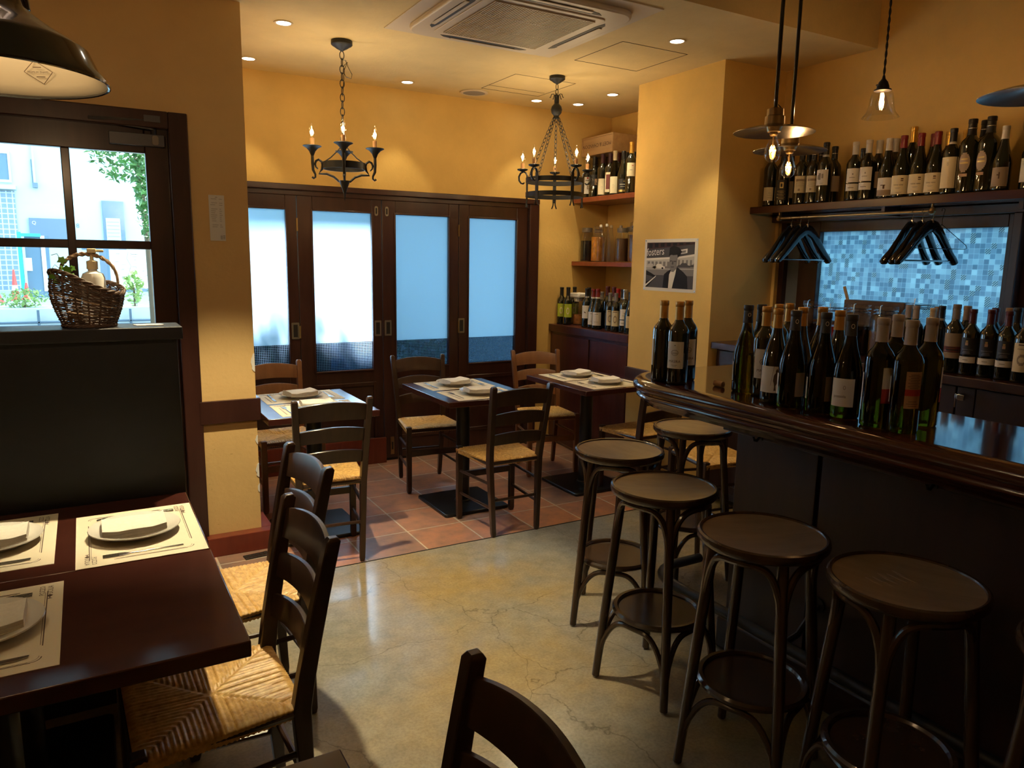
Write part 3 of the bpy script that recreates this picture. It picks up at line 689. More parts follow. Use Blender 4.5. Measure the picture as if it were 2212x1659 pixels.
# place settings: u = direction from plate centre towards the diner
def setting(cx, cy, ang, z, where, mats=(.45, .33), forkknife=True, nap=0):
    """ang: rotation, local -Y points to the diner"""
    k = radians(ang); grp = 'place settings'
    w, d = mats[0] / 2, mats[1] / 2
    m = thing('placemat', 'cream paper placemat printed with brown lines, ' + where, 'placemat', (cx, cy, z), k, 'paper placemats')
    MB().box(-w, w, -d, d, 0, .0012).build('paper', 'paper', m, smooth=False)
    mb = MB(); e = .0016
    L = lambda a, b, c, dd: mb.box(a, b, c, dd, .0012, e)
    for o, th in ((.032, .0022), (.037, .001)):
        L(-w + o, -w + o + th, -d + o + .02, d - .06 - o); L(w - o - th, w - o, -d + .06 + o, d - o - .02); L(-w + o + .02, w - .07 - o, d - o - th, d - o); L(-w + .07 + o, w - o - .02, -d + o, -d + o + th)
        for (px, py, a0) in ((-w + o + .02, -d + o + .02, pi), (w - o - .02, d - o - .02, 0)):
            A = arc(px, py, .02, a0, a0 + pi / 2, 5); Bq = arc(px, py, .02 - th, a0, a0 + pi / 2, 5)
            for i in range(5): mb.add([(*A[i], e), (*A[i + 1], e), (*Bq[i + 1], e), (*Bq[i], e)], [(0, 1, 2, 3)])
    for sx in (1, -1):
        for s, yy, sz in (('POZZO', -.014, .017), ('SICILIA', .003, .017)):
            vs, fs = textverts(s, sz); mb.add([(sx * (w - .045 + x), sx * (-d + .030 + y - yy), e) for x, y in vs], fs)
        px, py = sx * (w - .08), sx * (-d + .028)
        mb.add([(px - sx * .012, py, e), (px, py - sx * .007, e), (px + sx * .008, py, e), (px, py + sx * .007, e)], [(0, 1, 2, 3)]); mb.add([(px - sx * .012, py, e), (px - sx * .02, py - sx * .006, e), (px - sx * .02, py + sx * .006, e)], [(0, 1, 2)])
    mb.build('printed_border', 'ink', m, smooth=False)
    R = Matrix.Rotation(k, 4, 'Z')
    def at(x, y, zz): p = R @ V((x, y, 0)); return (cx + p.x, cy + p.y, z + zz)
    p = thing('plate', 'white dinner plate under a folded napkin, ' + where, 'plate', at(0, .01, .0016), k, 'white dinner plates')
    MB().lathe([(0, .004), (.07, .004), (.072, 0), (.078, .001), (.085, .010), (.122, .021), (.125, .023), (.124, .0255), (.118, .0245), (.082, .014), (.075, .008), (0, .008)], 40).build('dish', 'porc', p)
    n = thing('napkin', 'folded white cloth napkin on the plate, ' + where, 'napkin', at(.0, .012, .0097), k + radians(nap), 'folded white napkins')
    mb = MB(); W, D = .085, .062; nx, ny = 16, 10
    for l in range(3):
        vs = []; z0 = l * .0095; sh = l * .002
        for i in range(nx + 1):
            for j in range(ny + 1):
                x = -W + 2 * W * i / nx; y = -D + 2 * D * j / ny
                zz = z0 + .0095 + .0028 * sin(3.1 * x / W + l) * (.4 + .6 * j / ny) + .016 * max(0, abs(x) / W - .55) - .004 * (abs(y) / D) ** 6
                vs.append((x * (1 - sh), y + sh * sin(x * 20), zz))
        f = [(i * (ny + 1) + j, (i + 1) * (ny + 1) + j, (i + 1) * (ny + 1) + j + 1, i * (ny + 1) + j + 1) for i in range(nx) for j in range(ny)]
        N0 = len(vs); vs2 = [(x, y, zz - .0092) for x, y, zz in vs]; f2 = [tuple(N0 + q for q in reversed(g)) for g in f]
        rim = [i * (ny + 1) for i in range(nx + 1)] + [nx * (ny + 1) + j for j in range(1, ny + 1)] + [i * (ny + 1) + ny for i in range(nx - 1, -1, -1)] + [j for j in range(ny - 1, 0, -1)]
        side = [(rim[a], rim[(a + 1) % len(rim)], N0 + rim[(a + 1) % len(rim)], N0 + rim[a]) for a in range(len(rim))]
        mb.add(vs + vs2, f + f2 + [tuple(reversed(q)) for q in side])
    mb.build('folded_cloth', 'napkin', n, sharp=60)
    fk = thing('fork', 'steel fork left of the plate, ' + where, 'fork', at(-.165, 0, .0016), k, 'steel forks')
    mb = MB(); mb.prism([(-.004, -.105), (.004, -.105), (.0025, .03), (.011, .045), (.012, .062), (-.012, .062), (-.011, .045), (-.0025, .03)], 0, .0022)
    mb.build('handle', 'steel', fk, .0008); mb = MB()
    for q in range(4): mb.box(-.0115 + q * .0066, -.0085 + q * .0066, .062, .10, 0, .002)
    mb.build('tines', 'steel', fk)
    kn = thing('knife', 'steel table knife right of the plate, ' + where, 'knife', at(.165, 0, .0016), k, 'steel table knives')
    mb = MB(); mb.prism([(-.0055, -.11), (.0055, -.11), (.0045, 0), (-.0045, 0)], 0, .005).build('handle', 'steel', kn, .0015)
    MB().prism([(-.0045, 0), (.0045, 0), (.009, .03), (.009, .09), (.002, .108), (-.0045, .11)], .001, .003).build('blade', 'steel', kn)
def spoon(x, y, z, ang, label):
    s = thing('spoon', label, 'spoon', (x, y, z), radians(ang)); mb = MB()
    mb.tube([(0, -.11, .004), (0, 0, .005), (0, .04, .009)], [.004, .0028, .0025], 8, flat=1.5).build('handle', 'steel', s)
    MB().lathe([(0, 0), (.010, .001), (.019, .006), (.0195, .0065), (.010, .003), (0, .002)], 18).xf(Matrix.Translation((0, .068, .001)) @ Matrix.Diagonal((1, 1.6, 1, 1))).build('bowl', 'steel', s)
T = .75
setting(.095, 2.395, 90, T, 'right place at the partition table', nap=-90 + 0)
setting(-.285, 2.47, -90, T, 'left place at the partition table', nap=90)
setting(-.26, 1.885, -90, T, 'left place at the nearest left table', nap=90)
setting(2.105, 4.415, 180, T, 'far place at the middle window table', nap=12)
setting(2.105, 4.04, 0, T, 'near place at the middle window table', nap=-8)
setting(3.08, 4.39, 180, T, 'far place at the table beside wine cabinet', nap=15)
setting(3.08, 4.03, 0, T, 'near place at the table beside wine cabinet', nap=-10)
setting(1.08, 4.40, 180, T, 'far place at the left window table', nap=10)
setting(1.08, 4.03, 0, T, 'near place at the left window table', nap=-6)

# ------------------------------------------------------------------ bar stools
def make_stool():
    t = thing('bar_stool', '', 'bar stool')
    z = .775
    MB().lathe([(.165, z - .034), (.186, z - .033), (.194, z - .024), (.1955, z - .014), (.193, z - .004), (.187, z), (.181, z - .002), (.180, z - .007), (.170, z - .030), (.165, z - .034)], 56).build('seat_ring', 'stool', t)
    MB().lathe([(.1805, z - .007), (.15, z - .011), (.08, z - .017), (0, z - .019), (0, z - .026), (.17, z - .026), (.1805, z - .02), (.1805, z - .007)], 56).build('seat', 'stooltop', t)
    ang = [pi / 2 * k for k in range(4)]
    R = lambda zz: .150 + (.225 - .150) * (1 - zz / .75) ** 1.0
    for a in ang:
        pts = [(R(q) * cos(a), R(q) * sin(a), q) for q in (.008, .2, .4, .6, .745)]
        l = MB(); l.tube(pts, [.0145, .0165, .0175, .0175, .0165], 12); l.build('leg', 'stool', t)
        MB().lathe([(0, 0), (.010, 0), (.012, .008), (0, .008)], 10, (R(0) * cos(a), R(0) * sin(a), 0)).build('glide', 'steel', t)
    def brace(name, zl, ztop, rt, r, off):
        for a in ang:
            a2 = a + pi / 2; P = []
            for i in range(21):
                q = i / 20; s = 2 * q - 1
                h = zl + (ztop - zl) * (1 - abs(s) ** 3.2) ** .62
                aa = a + (a2 - a) * (.5 + .5 * (abs(s) ** .75 * (1 if s > 0 else -1)))
                Rl = R(h) + off; ri = Rl * (abs(s) ** 2) + rt * (1 - abs(s) ** 2)
                P.append((ri * cos(aa), ri * sin(aa), h))
            MB().tube(P, r, 9).build(name, 'stool', t)
    brace('seat_brace', .545, .728, .165, .0115, .004)
    brace('foot_brace', .085, .258, .150, .0105, .004)
    zr = .285
    MB().lathe([(.148, zr - .012), (.160, zr - .014), (.170, zr - .006), (.171, zr + .004), (.164, zr + .012), (.152, zr + .012), (.146, zr + .004), (.148, zr - .012)], 48).build('foot_ring', 'stool', t)
    MB().lathe([(0, zr - .006), (.149, zr - .006), (.149, zr + .001), (.08, zr - .003), (0, zr - .004)], 40).build('foot_disc', 'stool', t)
    return t
proto_stool = make_stool()
for i, (x, y, a, lb) in enumerate(((1.985, 2.485, 2, 'round bentwood bar stool farthest along the bar front'),
        (1.80, 1.985, 58, 'round bentwood bar stool second nearest the window tables'), (1.745, 1.475, 64, 'round bentwood bar stool third along the bar, between two others'),
        (1.815, 1.06, 20, 'large looking nearest whole bar stool with creased seat'), (2.60, 2.68, 30, 'round bentwood bar stool behind the rounded bar end'), (1.87, .605, 45, 'dark bar stool mostly cut off at the lower right corner'))):
    o = proto_stool if i == 0 else copytree(proto_stool)
    o.location = (x, y, 0); o.rotation_euler = (0, 0, radians(a)); o['label'] = lb; o['category'] = 'bar stool'; o['group'] = 'bentwood bar stools'; stools = globals().get('stools', []) + [o]

mb = MB()   # raised creases in the worn plywood of the nearest stool
for k in range(7):
    x0, y0 = -.02 + .016 * k, .045 - .012 * (k % 3) - .008 * k
    mb.tube([(x0 + .028 * q - .03, y0 + .055 * q, .7580 + .0012 * sin(pi * q)) for q in [i / 8 for i in range(9)]], [.0006 + .0020 * sin(pi * i / 8) for i in range(9)], 6, flat=2.2)
mb.build('crease', 'stooltop', stools[3])
# ------------------------------------------------------------------ bar
bar = thing('bar_counter', 'long dark mahogany bar counter with rounded end and bullnose edge', 'bar counter', (0, 0, 0))
ZT = 1.11
outer = [(1.955, -1.6)] + [(1.955, y) for y in (-.5, .5, 1.2, 1.8)] + [(1.955 + .25 - .25 * cos(a), 2.21 + .25 * sin(a)) for a in [pi / 2 * k / 8 for k in range(9)]] + [(2.5, 2.46), (2.78, 2.46)]
prof = [(-.004, 0), (.02, -.001), (.036, -.006), (.047, -.016), (.050, -.028), (.046, -.040), (.036, -.048), (.028, -.050), (.027, -.058), (.034, -.064), (.034, -.074), (.026, -.080), (.016, -.086), (.010, -.096), (-.004, -.100), (-.012, -.112), (-.03, -.118)]
nrm = []
for i, p in enumerate(outer):
    a = outer[max(i - 1, 0)]; b = outer[min(i + 1, len(outer) - 1)]; t = V((b[0] - a[0], b[1] - a[1])).normalized(); nrm.append((-t.y, t.x))
mb = MB(); vs = [(p[0] + n[0] * o, p[1] + n[1] * o, ZT + z) for p, n in zip(outer, nrm) for o, z in prof]; K = len(prof); fs = []
for i in range(len(outer) - 1):
    for j in range(K - 1): fs.append((i * K + j, (i + 1) * K + j, (i + 1) * K + j + 1, i * K + j + 1))
mb.add(vs, [tuple(reversed(f)) for f in fs]).build('edge_moulding', 'barwood', bar, sharp=50)
poly = outer + [(2.78, 2.06), (2.415, 2.06), (2.415, -1.6)]
MB().prism(poly, ZT - .045, ZT).build('countertop', 'bartop', bar, sharp=30)
mb = MB(); mb.box(2.05, 2.40, -1.6, 2.05, ZT - .13, ZT - .045); mb.box(2.16, 2.40, -1.6, 2.06, .93, ZT - .13); mb.box(2.12, 2.76, 2.07, 2.40, ZT - .13, ZT - .045); mb.build('frieze', 'panel', bar, .004)
MB().box(2.26, 2.40, -1.6, 2.055, .0, .93).build('carcass', 'panel', bar)
for y0, y1 in ((1.675, 2.055), (.93, 1.655), (.18, .91), (-.6, .16), (-1.6, -.62)): MB().box(2.24, 2.26, y0, y1, .136, .925).build('front_panel', 'panel', bar, .002)
MB().box(2.19, 2.40, -1.6, 2.06, 0, .136).build('plinth', 'panel', bar, .012)
def hook(x, y, z):
    mb = MB(); mb.box(x - .004, x, y - .012, y + .012, z - .02, z + .02); mb.tube([(x - .004, y, z + .008), (x - .03, y, z + .004), (x - .045, y, z + .012)], .005, 8); mb.tube([(x - .004, y, z - .008), (x - .02, y, z - .022), (x - .034, y, z - .018), (x - .038, y, z - .006)], .005, 8)
    mb.build('coat_hook', 'iron', bar)
for y in (1.87, 1.21, .5): hook(2.16, y, .95)
mb = MB(); rp = [(2.06, -1.5, .25), (2.06, 1.0, .25), (2.06, 2.2, .25)] + [(2.06 + .14 - .14 * cos(a), 2.2 + .14 * sin(a), .25) for a in [pi / 2 * k / 6 for k in range(1, 7)]] + [(2.36, 2.34, .25)]
mb.tube(rp, .021, 12); mb.lathe([(0, 0), (.03, 0), (.026, .012), (.012, .02), (.012, .24)], 12, (2.22, 2.34, 0)); fr = mb.build('foot_rail', 'blackp', bar)
for y in (1.62, .6, -.4):
    mb = MB(); mb.tube([(2.06, y, .25), (2.14, y, .27), (2.20, y, .33), (2.24, y, .36)], .011, 8); n0 = len(mb.v); mb.lathe([(0, 0), (.028, 0), (.028, .006), (0, .008)], 14).xf(Matrix.Translation((2.24, y, .36)) @ Matrix.Rotation(-pi / 2, 4, 'Y'), start=n0)
    mb.build('bracket', 'blackp', fr)
# back counter
bc = thing('back_counter', 'low dark mahogany counter under the patterned window behind the bar', 'counter', (0, 0, 0))
MB().box(3.5, 4.028, -1.6, 3.49, 1.035, 1.078).build('worktop', 'dwood', bc, .004)
MB().box(3.56, 4.028, -1.6, 3.49, .05, 1.035).build('carcass', 'panel', bc)
for y0, y1 in ((1.935, 2.7), (1.845, 1.925), (1.1, 1.84), (2.71, 3.47), (.3, 1.09), (-1.5, .29)): MB().box(3.54, 3.56, y0, y1, .1, 1.025).build('door', 'panel', bc, .002)
mb = MB(); mb.box(3.49, 3.54, 1.885, 1.895, .985, 1.0); mb.box(3.485, 3.495, 1.865, 1.898, .972, .998); mb.box(3.488, 3.494, 1.90, 1.908, .935, 1.0); mb.box(3.49, 3.54, 1.90, 1.908, .99, 1.0); mb.build('handle', 'chrome', bc, .002)

# wine shelf above the bar window
s = thing('wall_shelf', 'long dark wooden shelf of wine bottles above the bar window', 'shelf', (0, 0, 0))
MB().box(3.776, 4.029, -1.6, 3.492, 1.897, 1.941).build('board', 'barwood', s, .003)
for y in (3.3, 2.6, 1.9, 1.2): MB().box(3.84, 4.029, y - .01, y + .01, 1.855, 1.897).build('bracket', 'dwood', s)
r = thing('hanging_rail', 'thin brass rail for coat hangers under the long wine shelf', 'rail', (3.80, 0, 1.862))
MB().tube([(0, 2.30, 0), (0, 3.27, 0)], .0085, 10).build('rod', 'brass', r)
mb = MB()
for y in (2.30, 3.27): mb.lathe([(0, -.02), (.014, -.014), (.019, 0), (.014, .014), (.006, .02), (.006, .035)], 12, (0, y, 0))
mb.build('rail_holder', 'brass', r)
def hanger(y, rz, label, wire=False, loc=(3.80, 1.862), roll=0):
    t = thing('coat_hanger', label, 'coat hanger', (loc[0], y, loc[1]), radians(rz), 'coat hangers on the brass rail'); t.rotation_euler.x = radians(roll)
    hk = [(.0105 * cos(a), 0, .0 + .0105 * sin(a) ) for a in [radians(d) for d in range(200, -60, -20)]] + [(.004, 0, -.025), (0, 0, -.04), (0, 0, -.075)]
    MB().tube(hk, .0016, 6).build('hook', 'steel' if not wire else 'black', t)
    if wire:
        MB().tube([(0, 0, -.07), (.19, 0, -.17), (.20, 0, -.185), (.18, 0, -.19), (-.18, 0, -.19), (-.20, 0, -.185), (-.19, 0, -.17), (0, 0, -.07)], .0018, 6).build('wire_frame', 'black', t); return
    for sgn in (-1, 1):
        pts = [(0, -.075, .030, .007), (.025, -.080, .031, .008), (.06, -.108, .030, .009), (.11, -.165, .027, .011), (.155, -.215, .024, .015), (.190, -.246, .022, .021), (.207, -.262, .018, .021), (.213, -.270, .006, .010)]
        vs = []; K = 12
        for i, (x, z, hz, hy) in enumerate(pts):
            a = pts[max(i - 1, 0)]; b = pts[min(i + 1, len(pts) - 1)]; t2 = V((b[0] - a[0], b[1] - a[1])).normalized(); nx, nz = -t2.y, t2.x
            for k in range(K):
                q = 2 * pi * k / K; vs.append((sgn * (x + nx * hz * cos(q)), .012 * (x / .2) ** 2 + hy * sin(q), z + nz * hz * cos(q)))
        fs = [(i * K + k, i * K + (k + 1) % K, (i + 1) * K + (k + 1) % K, (i + 1) * K + k) for i in range(len(pts) - 1) for k in range(K)] + [tuple(range(K)), tuple((len(pts) - 1) * K + k for k in reversed(range(K)))]
        MB().add(vs, fs).build('shoulder_arm', 'black', t)
    MB().lathe([(.0, -.04), (.007, -.042), (.008, -.06), (.0, -.062)], 10).build('ferrule', 'steel', t)
    MB().tube([(-.175, .01, -.252), (.175, .01, -.252)], .0042, 8).build('trouser_bar', 'steel', t)
for y, a, lb in ((3.175, 3, 'black wooden coat hanger, left one of the left trio on the rail'), (3.11, 0, 'black wooden coat hanger, middle of the left trio on the rail'), (3.055, -6, 'glossy black coat hanger catching blue window light, right of the left trio'),
              (2.40, 3, 'black wooden coat hanger, leftmost in the right cluster'), (2.345, 0, 'black wooden coat hanger, second in the right cluster'), (2.29, -8, 'black wooden coat hanger turned askew in the right cluster')):
    hanger(y, a, lb)
hanger(2.24, -8, 'thin black wire hanger at the right end of rail', True)

# ------------------------------------------------------------------ partition, basket, notes
p = thing('partition', 'black waist-high partition with a capped top behind the left table', 'partition', (0, 2.85, 0))
MB().box(-2.2, .268, -.075, .075, 0, 1.292).build('panel', 'blackp', p, .002)
MB().box(-2.2, .285, -.092, .092, 1.292, 1.335).build('cap', 'blackp', p, .003)
def basket():
    t = thing('wicker_basket', 'dark woven willow basket with arched handle on the black partition', 'basket', (.010, 2.852, 1.335))
    def rad(z): # bulging body
        q = z / .17; return .066 + .042 * sin(min(1, q * .95 + .08) * pi * .62) ** 1.0 - .006 * max(0, q - .6)
    def rim(a): # lowest at the front right, high at the left
        return .150 + .030 * cos(a - pi * .98) + .012 * sin(2 * a)
    mb = MB(); q = random.Random(4); NS = 18
    for k in range(26): # weavers
        for seg in range(1):
            pts = []; n = 72; ph = (k % 2) * pi
            for i in range(n):
                a = 2 * pi * i / n; f = (k + .5) / 26; z = .004 + f * (rim(a) - .012); r = rad(z) + .0030 * sin(a * NS / 2 * 2 / 2 + ph) + q.uniform(-.0012, .0012)
                pts.append((r * cos(a), r * sin(a) * .72, z + q.uniform(-.0012, .0012)))
            mb.mat(1 if k in (7, 15) else 0).tube(pts, .0023, 5, closed=True)
    mb.build('woven_body', ['wicker', 'wickerl'], t, sharp=60)
    mb = MB()
    for k in range(NS):
        a = 2 * pi * (k + .5) / NS; mb.tube([((rad(z) + .001) * cos(a), (rad(z) + .001) * sin(a) * .72, z) for z in [rim(a) * j / 8 for j in range(9)]], .0028, 6)
    mb.build('stakes', 'wicker', t)
    mb = MB()
    for w in (0, 1, 2):
        n = 64; pts = []
        for i in range(n):
            a = 2 * pi * i / n; z = rim(a); tw = a * 9 + w * 2 * pi / 3; r = rad(z) + .005 * cos(tw); pts.append((r * cos(a), r * sin(a) * .72, z + .005 * sin(tw)))
        mb.tube(pts, .0042, 6, closed=True)
        pts = [((rad(.01) + .004 * cos(2 * pi * i / n * 9 + w * 2)) * cos(2 * pi * i / n), (rad(.01) + .002) * sin(2 * pi * i / n) * .72, .006 + .003 * sin(2 * pi * i / n * 9 + w * 2)) for i in range(n)]
        mb.tube(pts, .0035, 6, closed=True)
    mb.build('braided_rim', 'wicker', t)
    mb = MB()
    for w in (0, 1):
        pts = []
        for i in range(31):
            f = i / 30; a = pi * f; x = -.082 * cos(a) + .010; z = .165 + .085 * sin(a) ** .8 + (.03 if f < .2 else 0) * (1 - f * 5) * .3 - .02 * f; tw = f * 40 + w * pi
            pts.append((x, .004 * cos(tw), z + .004 * sin(tw)))
        mb.tube(pts, .0045, 6)
    mb.build('handle', 'wickerl', t)
    MB().lathe([(0, .002), (.062, .002), (.062, .006), (0, .006)], 30).xf(Matrix.Diagonal((1, .72, 1, 1))).build('base', 'wicker', t)
basket()
t = thing('pump_bottle', 'white hand soap bottle with ivory pump inside the wicker basket', 'bottle', (.030, 2.852, 1.342))
MB().lathe([(0, 0), (.034, 0), (.036, .01), (.036, .155), (.030, .170), (.014, .178), (.014, .186), (0, .186)], 24).build('bottle_body', 'plastic', t)
MB().lathe([(0, .184), (.017, .184), (.017, .210), (.006, .214), (.005, .238), (0, .238)], 20).build('collar', 'pump', t)
mb = MB(); mb.box(-.013, .014, -.010, .010, .236, .252); mb.box(.012, .036, -.005, .005, .240, .249); mb.build('pump_head', 'pump', t, .003)
t = thing('ivy', 'small ivy sprig trailing over the left rim of the basket', 'plant', (-.055, 2.83, 1.50))
mb = MB(); mb.tube([(.0, .02, -.02), (.01, .0, .03), (-.005, -.01, .06), (-.012, -.01, .075), (-.028, -.01, .07)], .0012, 5); mb.tube([(0, .0, .02), (-.02, -.01, .04), (-.035, -.01, .02), (-.03, -.015, -.005)], .001, 5); mb.build('stem', 'stem', t)
mb = MB(); st = []
for r in range(10): 
    a = pi / 2 + 2 * pi * r / 10; rr = (1, .55)[r % 2] * (.8 if r in (4, 6) else 1); st.append((rr * cos(a), rr * sin(a)))
for (x, y, z, sc, ra, tl) in ((.0, -.014, .055, .017, 3.0, .2), (.012, -.02, .026, .018, 2.5, -.3), (.028, -.018, .030, .013, 3.5, .3), (.026, -.024, .004, .017, 3.2, .5), (-.03, -.02, .002, .013, 2.9, -.4), (.0, -.02, .03, .013, 4.0, .6), (-.018, -.022, -.012, .012, 3.1, .1)):
    n0 = len(mb.v); mb.add([(0, 0, .0)] + [(a * sc, 0, b * sc) for a, b in st], [(0, i + 1, (i + 1) % 10 + 1) for i in range(10)]); mb.xf(Matrix.Translation((x, y, z)) @ Matrix.Rotation(tl, 4, 'Z') @ Matrix.Rotation(ra, 4, 'Y') @ Matrix.Rotation(tl, 4, 'X'), n0)
mb.build('leaves', 'leaf', t, smooth=False)
t = tag(MB().prism([(.15, .0), (.235, .01), (.225, .06), (.14, .05)], 0, .002).build('card', 'paper', loc=(.0, 2.83, 1.335)), 'small cream card lying on the partition top right of the basket', 'card')
# receipt taped to the wall
t = thing('receipt', 'long printed till receipt stuck on the yellow wall by the door', 'paper', (.608, 4.0485, 1.65), 0)
mb = MB(); mb.prism([(-.037, 0), (.037, 0), (.037, .225), (-.037, .225)], -.001, 0, lambda x, z, y: (x, y, z)); mb.build('paper', 'papert', t, smooth=False)
mb = MB(); q = random.Random(5)
for k in range(15):
    z = .205 - k * .0098
    if k in (1, 4, 12): continue
    x0 = -.03 + q.uniform(0, .006); mb.box(x0, x0 + q.uniform(.018, .03), -.0016, -.0011, z, z + .0018); mb.box(.012, .012 + q.uniform(.008, .016), -.0016, -.0011, z, z + .0018)
mb.box(-.006, .004, -.0016, -.0011, .213, .2155)
for k in range(5): mb.box(.012, .022, -.0016, -.0011, .008 + k * .004, .010 + k * .004); mb.box(.024, .034, -.0016, -.0011, .009 + k * .0042, .011 + k * .0042)
mb.build('print', 'grey', t, smooth=False)

# ------------------------------------------------------------------ niche: cabinet, shelves
c = thing('wine_cabinet', 'dark red wooden cabinet in the niche topped with bottles', 'cabinet', (0, 0, 0))
MB().box(3.475, 4.069, 4.312, 5.394, .98, 1.04).build('worktop', 'cabwood', c, .003)
MB().box(3.50, 4.069, 4.312, 5.394, .0, .98).build('carcass', 'cabwood', c)
MB().box(3.488, 3.50, 4.82, 5.36, .06, .955).build('door', 'cabwood', c, .002); MB().box(3.488, 3.50, 4.33, 4.80, .06, .955).build('door', 'cabwood', c, .002)
for z0, z1, nm, lb in ((2.065, 2.105, 'wall_shelf', 'orange-brown corner shelf with bottles and a wooden crate'), (1.538, 1.575, 'wall_shelf', 'middle corner shelf holding glass jars and swing-top bottles')):
    obj1(nm, MB().box(3.695, 4.069, 4.312, 5.394, z0, z1), 'shelfwood', lb, 'shelf', bevel=.003)
M['crate'] = wood('pale crate wood', (.42, .26, .12), (.56, .37, .18), .6, .0, (1, .1, 1), 20)
M['crated'] = wood('dark crate wood', (.09, .05, .025), (.14, .08, .04), .6, .0, (1, .1, 1), 20)
t = thing('wooden_crate', 'pale wooden champagne crate set upside down, lettering inverted, on the top shelf', 'crate', (3.86, 5.172, 2.452))
MB().box(-.095, .15, -.215, .215, 0, .15).build('crate_body', 'crate', t, .003)
mb = MB(); framed(mb, -.215, .215, 0, .15, (-.20, .20, .012, .138), 0, .004); mb.xf(Matrix.Translation((-.0955, 0, 0)) @ Matrix.Rotation(pi / 2, 4, 'Z')); mb.build('edge_strip', 'crate', t)
vs, fs = textverts('MOËT & CHANDON', .043); MB().add([(-.1005, x, -y + .075) for x, y in vs], fs).build('lettering', 'ink', t, smooth=False)
t = thing('wooden_crate', 'dark slatted crate under the lettered crate behind the bottles', 'crate', (3.965, 5.10, 2.106))
MB().box(-.04, .09, -.23, .23, 0, .345).build('crate_body', 'crated', t, .003)
t = thing('wooden_crate', 'dark open wooden crate in front of the patterned window behind jars', 'crate', (3.975, 2.665, 1.079))
mb = MB(); mb.box(-.045, .05, -.19, .19, 0, .30); mb.build('crate_body', 'crated', t, .003)
MB().tube([(-.02, .17, .26), (-.02, .215, .375)], .009, 8).build('stick', 'crate', t)

# ------------------------------------------------------------------ jars and swing-top bottles
M['liqdark'] = simple('dark liqueur', (.010, .008, .010), .1); M['orange'] = simple('orange peel', (.62, .24, .02), .4, nscale=20, nvar=.4); M['liqred'] = simple('red infusion', (.25, .02, .02), .15)
M['liqbrown'] = simple('brown infusion', (.12, .06, .03), .2); M['fruit'] = simple('pickled fruit', (.40, .16, .05), .4, nscale=30, nvar=.5)
def jar(x, y, z, r, h, label, fill='liqdark', lv=.7, lid='clip', group='glass jars'):
    t = thing('glass_jar', label, 'jar', (x, y, z), 0, group); hb = h * .86
    MB().lathe([(0, .002), (r * .92, .002), (r, .012), (r, hb * .86), (r * .93, hb * .93), (r * .74, hb), (r * .74, hb + .012), (r * .70, hb + .012), (r * .70, hb)], 28).build('jar_body', 'jarg', t)
    MB().lathe([(0, .006), (r * .94, .006), (r * .95, .014), (r * .95, hb * lv), (0, hb * lv)], 28).build('contents', fill, t)
    if lid == 'clip':
        MB().lathe([(0, hb + .016), (r * .80, hb + .016), (r * .80, h - .006), (r * .76, h), (0, h)], 28).build('lid', 'jarg', t)
        mb = MB()
        for zz in (hb - .004, hb + .014): mb.tube([(r * .79 * cos(2 * pi * k / 24), r * .79 * sin(2 * pi * k / 24), zz) for k in range(24)], .0026, 5, closed=True)
        mb.tube([(-r * .8, -.012, hb - .03), (-r * .9, -.010, hb), (-r * .82, -.008, h + .002), (-r * .5, 0, h + .004)], .0022, 5); mb.build('wire_clip', 'chrome', t)
    else: MB().lathe([(0, hb + .004), (r * .80, hb + .004), (r * .82, h - .004), (r * .78, h), (0, h)], 28).build('lid', lid, t)
    return t
Z2 = 1.576
jar(3.80, 5.32, Z2, .056, .285, 'glass jar of near-black liquid with dark lid on the middle niche shelf', 'liqdark', .72, 'taupe')
jar(3.83, 5.20, Z2, .060, .292, 'clip-top glass jar packed with orange fruit slices', 'orange', .82)
jar(3.83, 4.87, Z2, .055, .272, 'brown fruit jar with dark lid, left of two at shelf right end', 'liqbrown', .8, 'taupe'); jar(3.95, 4.90, Z2, .055, .285, 'brown dried fruit jar with dark lid behind the other brown jar', 'fruit', .8, 'taupe')
jar(3.86, 4.72, Z2, .075, .312, 'large clip-top jar half cut off by the pillar on middle shelf', 'liqbrown', .8)
def swing(x, y, h, cap, label):
    t = thing('swing_top_bottle', label, 'bottle', (x, y, Z2), rnd.uniform(-.6, .6), 'swing top bottles')
    MB().lathe([(0, .002), (.033, .002), (.036, .01), (.036, h * .50), (.030, h * .60), (.016, h * .78), (.012, h * .90), (.014, h * .91), (.014, h * .93), (.010, h * .93)], 22).build('bottle_body', 'jarg', t)
    MB().lathe([(0, h * .93), (.013, h * .93), (.014, h * .97), (.010, h), (0, h)], 14).build('stopper', cap, t)
    MB().tube([(-.013, .004, h * .88), (-.017, .004, h * .93), (-.010, .003, h * .985), (.010, .003, h * .985), (.017, .004, h * .90), (.020, 0, h * .76), (.016, -.006, h * .70)], .0014, 5).build('wire_clip', 'steel', t)
for x, y, h, c_, lb in ((3.745, 5.05, .302, 'white', 'clear swing-top bottle in front of the orange jar'), (3.745, 4.97, .306, 'white', 'clear swing-top bottle right of the foremost one, white stopper'), (3.85, 5.05, .302, 'cream', 'clear swing-top bottle further back with cream stopper'), (3.90, 4.985, .30, 'cgrey', 'clear swing-top bottle nearest the brown jars')):
    swing(x, y, h, c_, lb)
jar(3.66, 5.215, 1.042, .052, .225, 'jar of dried fruit with paper tag between the cabinet bottles', 'fruit', .45, 'papert')
tg = thing('paper_bag', 'crumpled white paper bag resting on the jar lid on cabinet', 'paper bag', (3.66, 5.215, 1.268))
mb = MB(); mb.prism([(-.05, -.07), (.05, -.075), (.055, .075), (-.05, .07)], 0, .045); mb.build('folded_paper', 'papert', tg, .012)
ZB = 1.0785
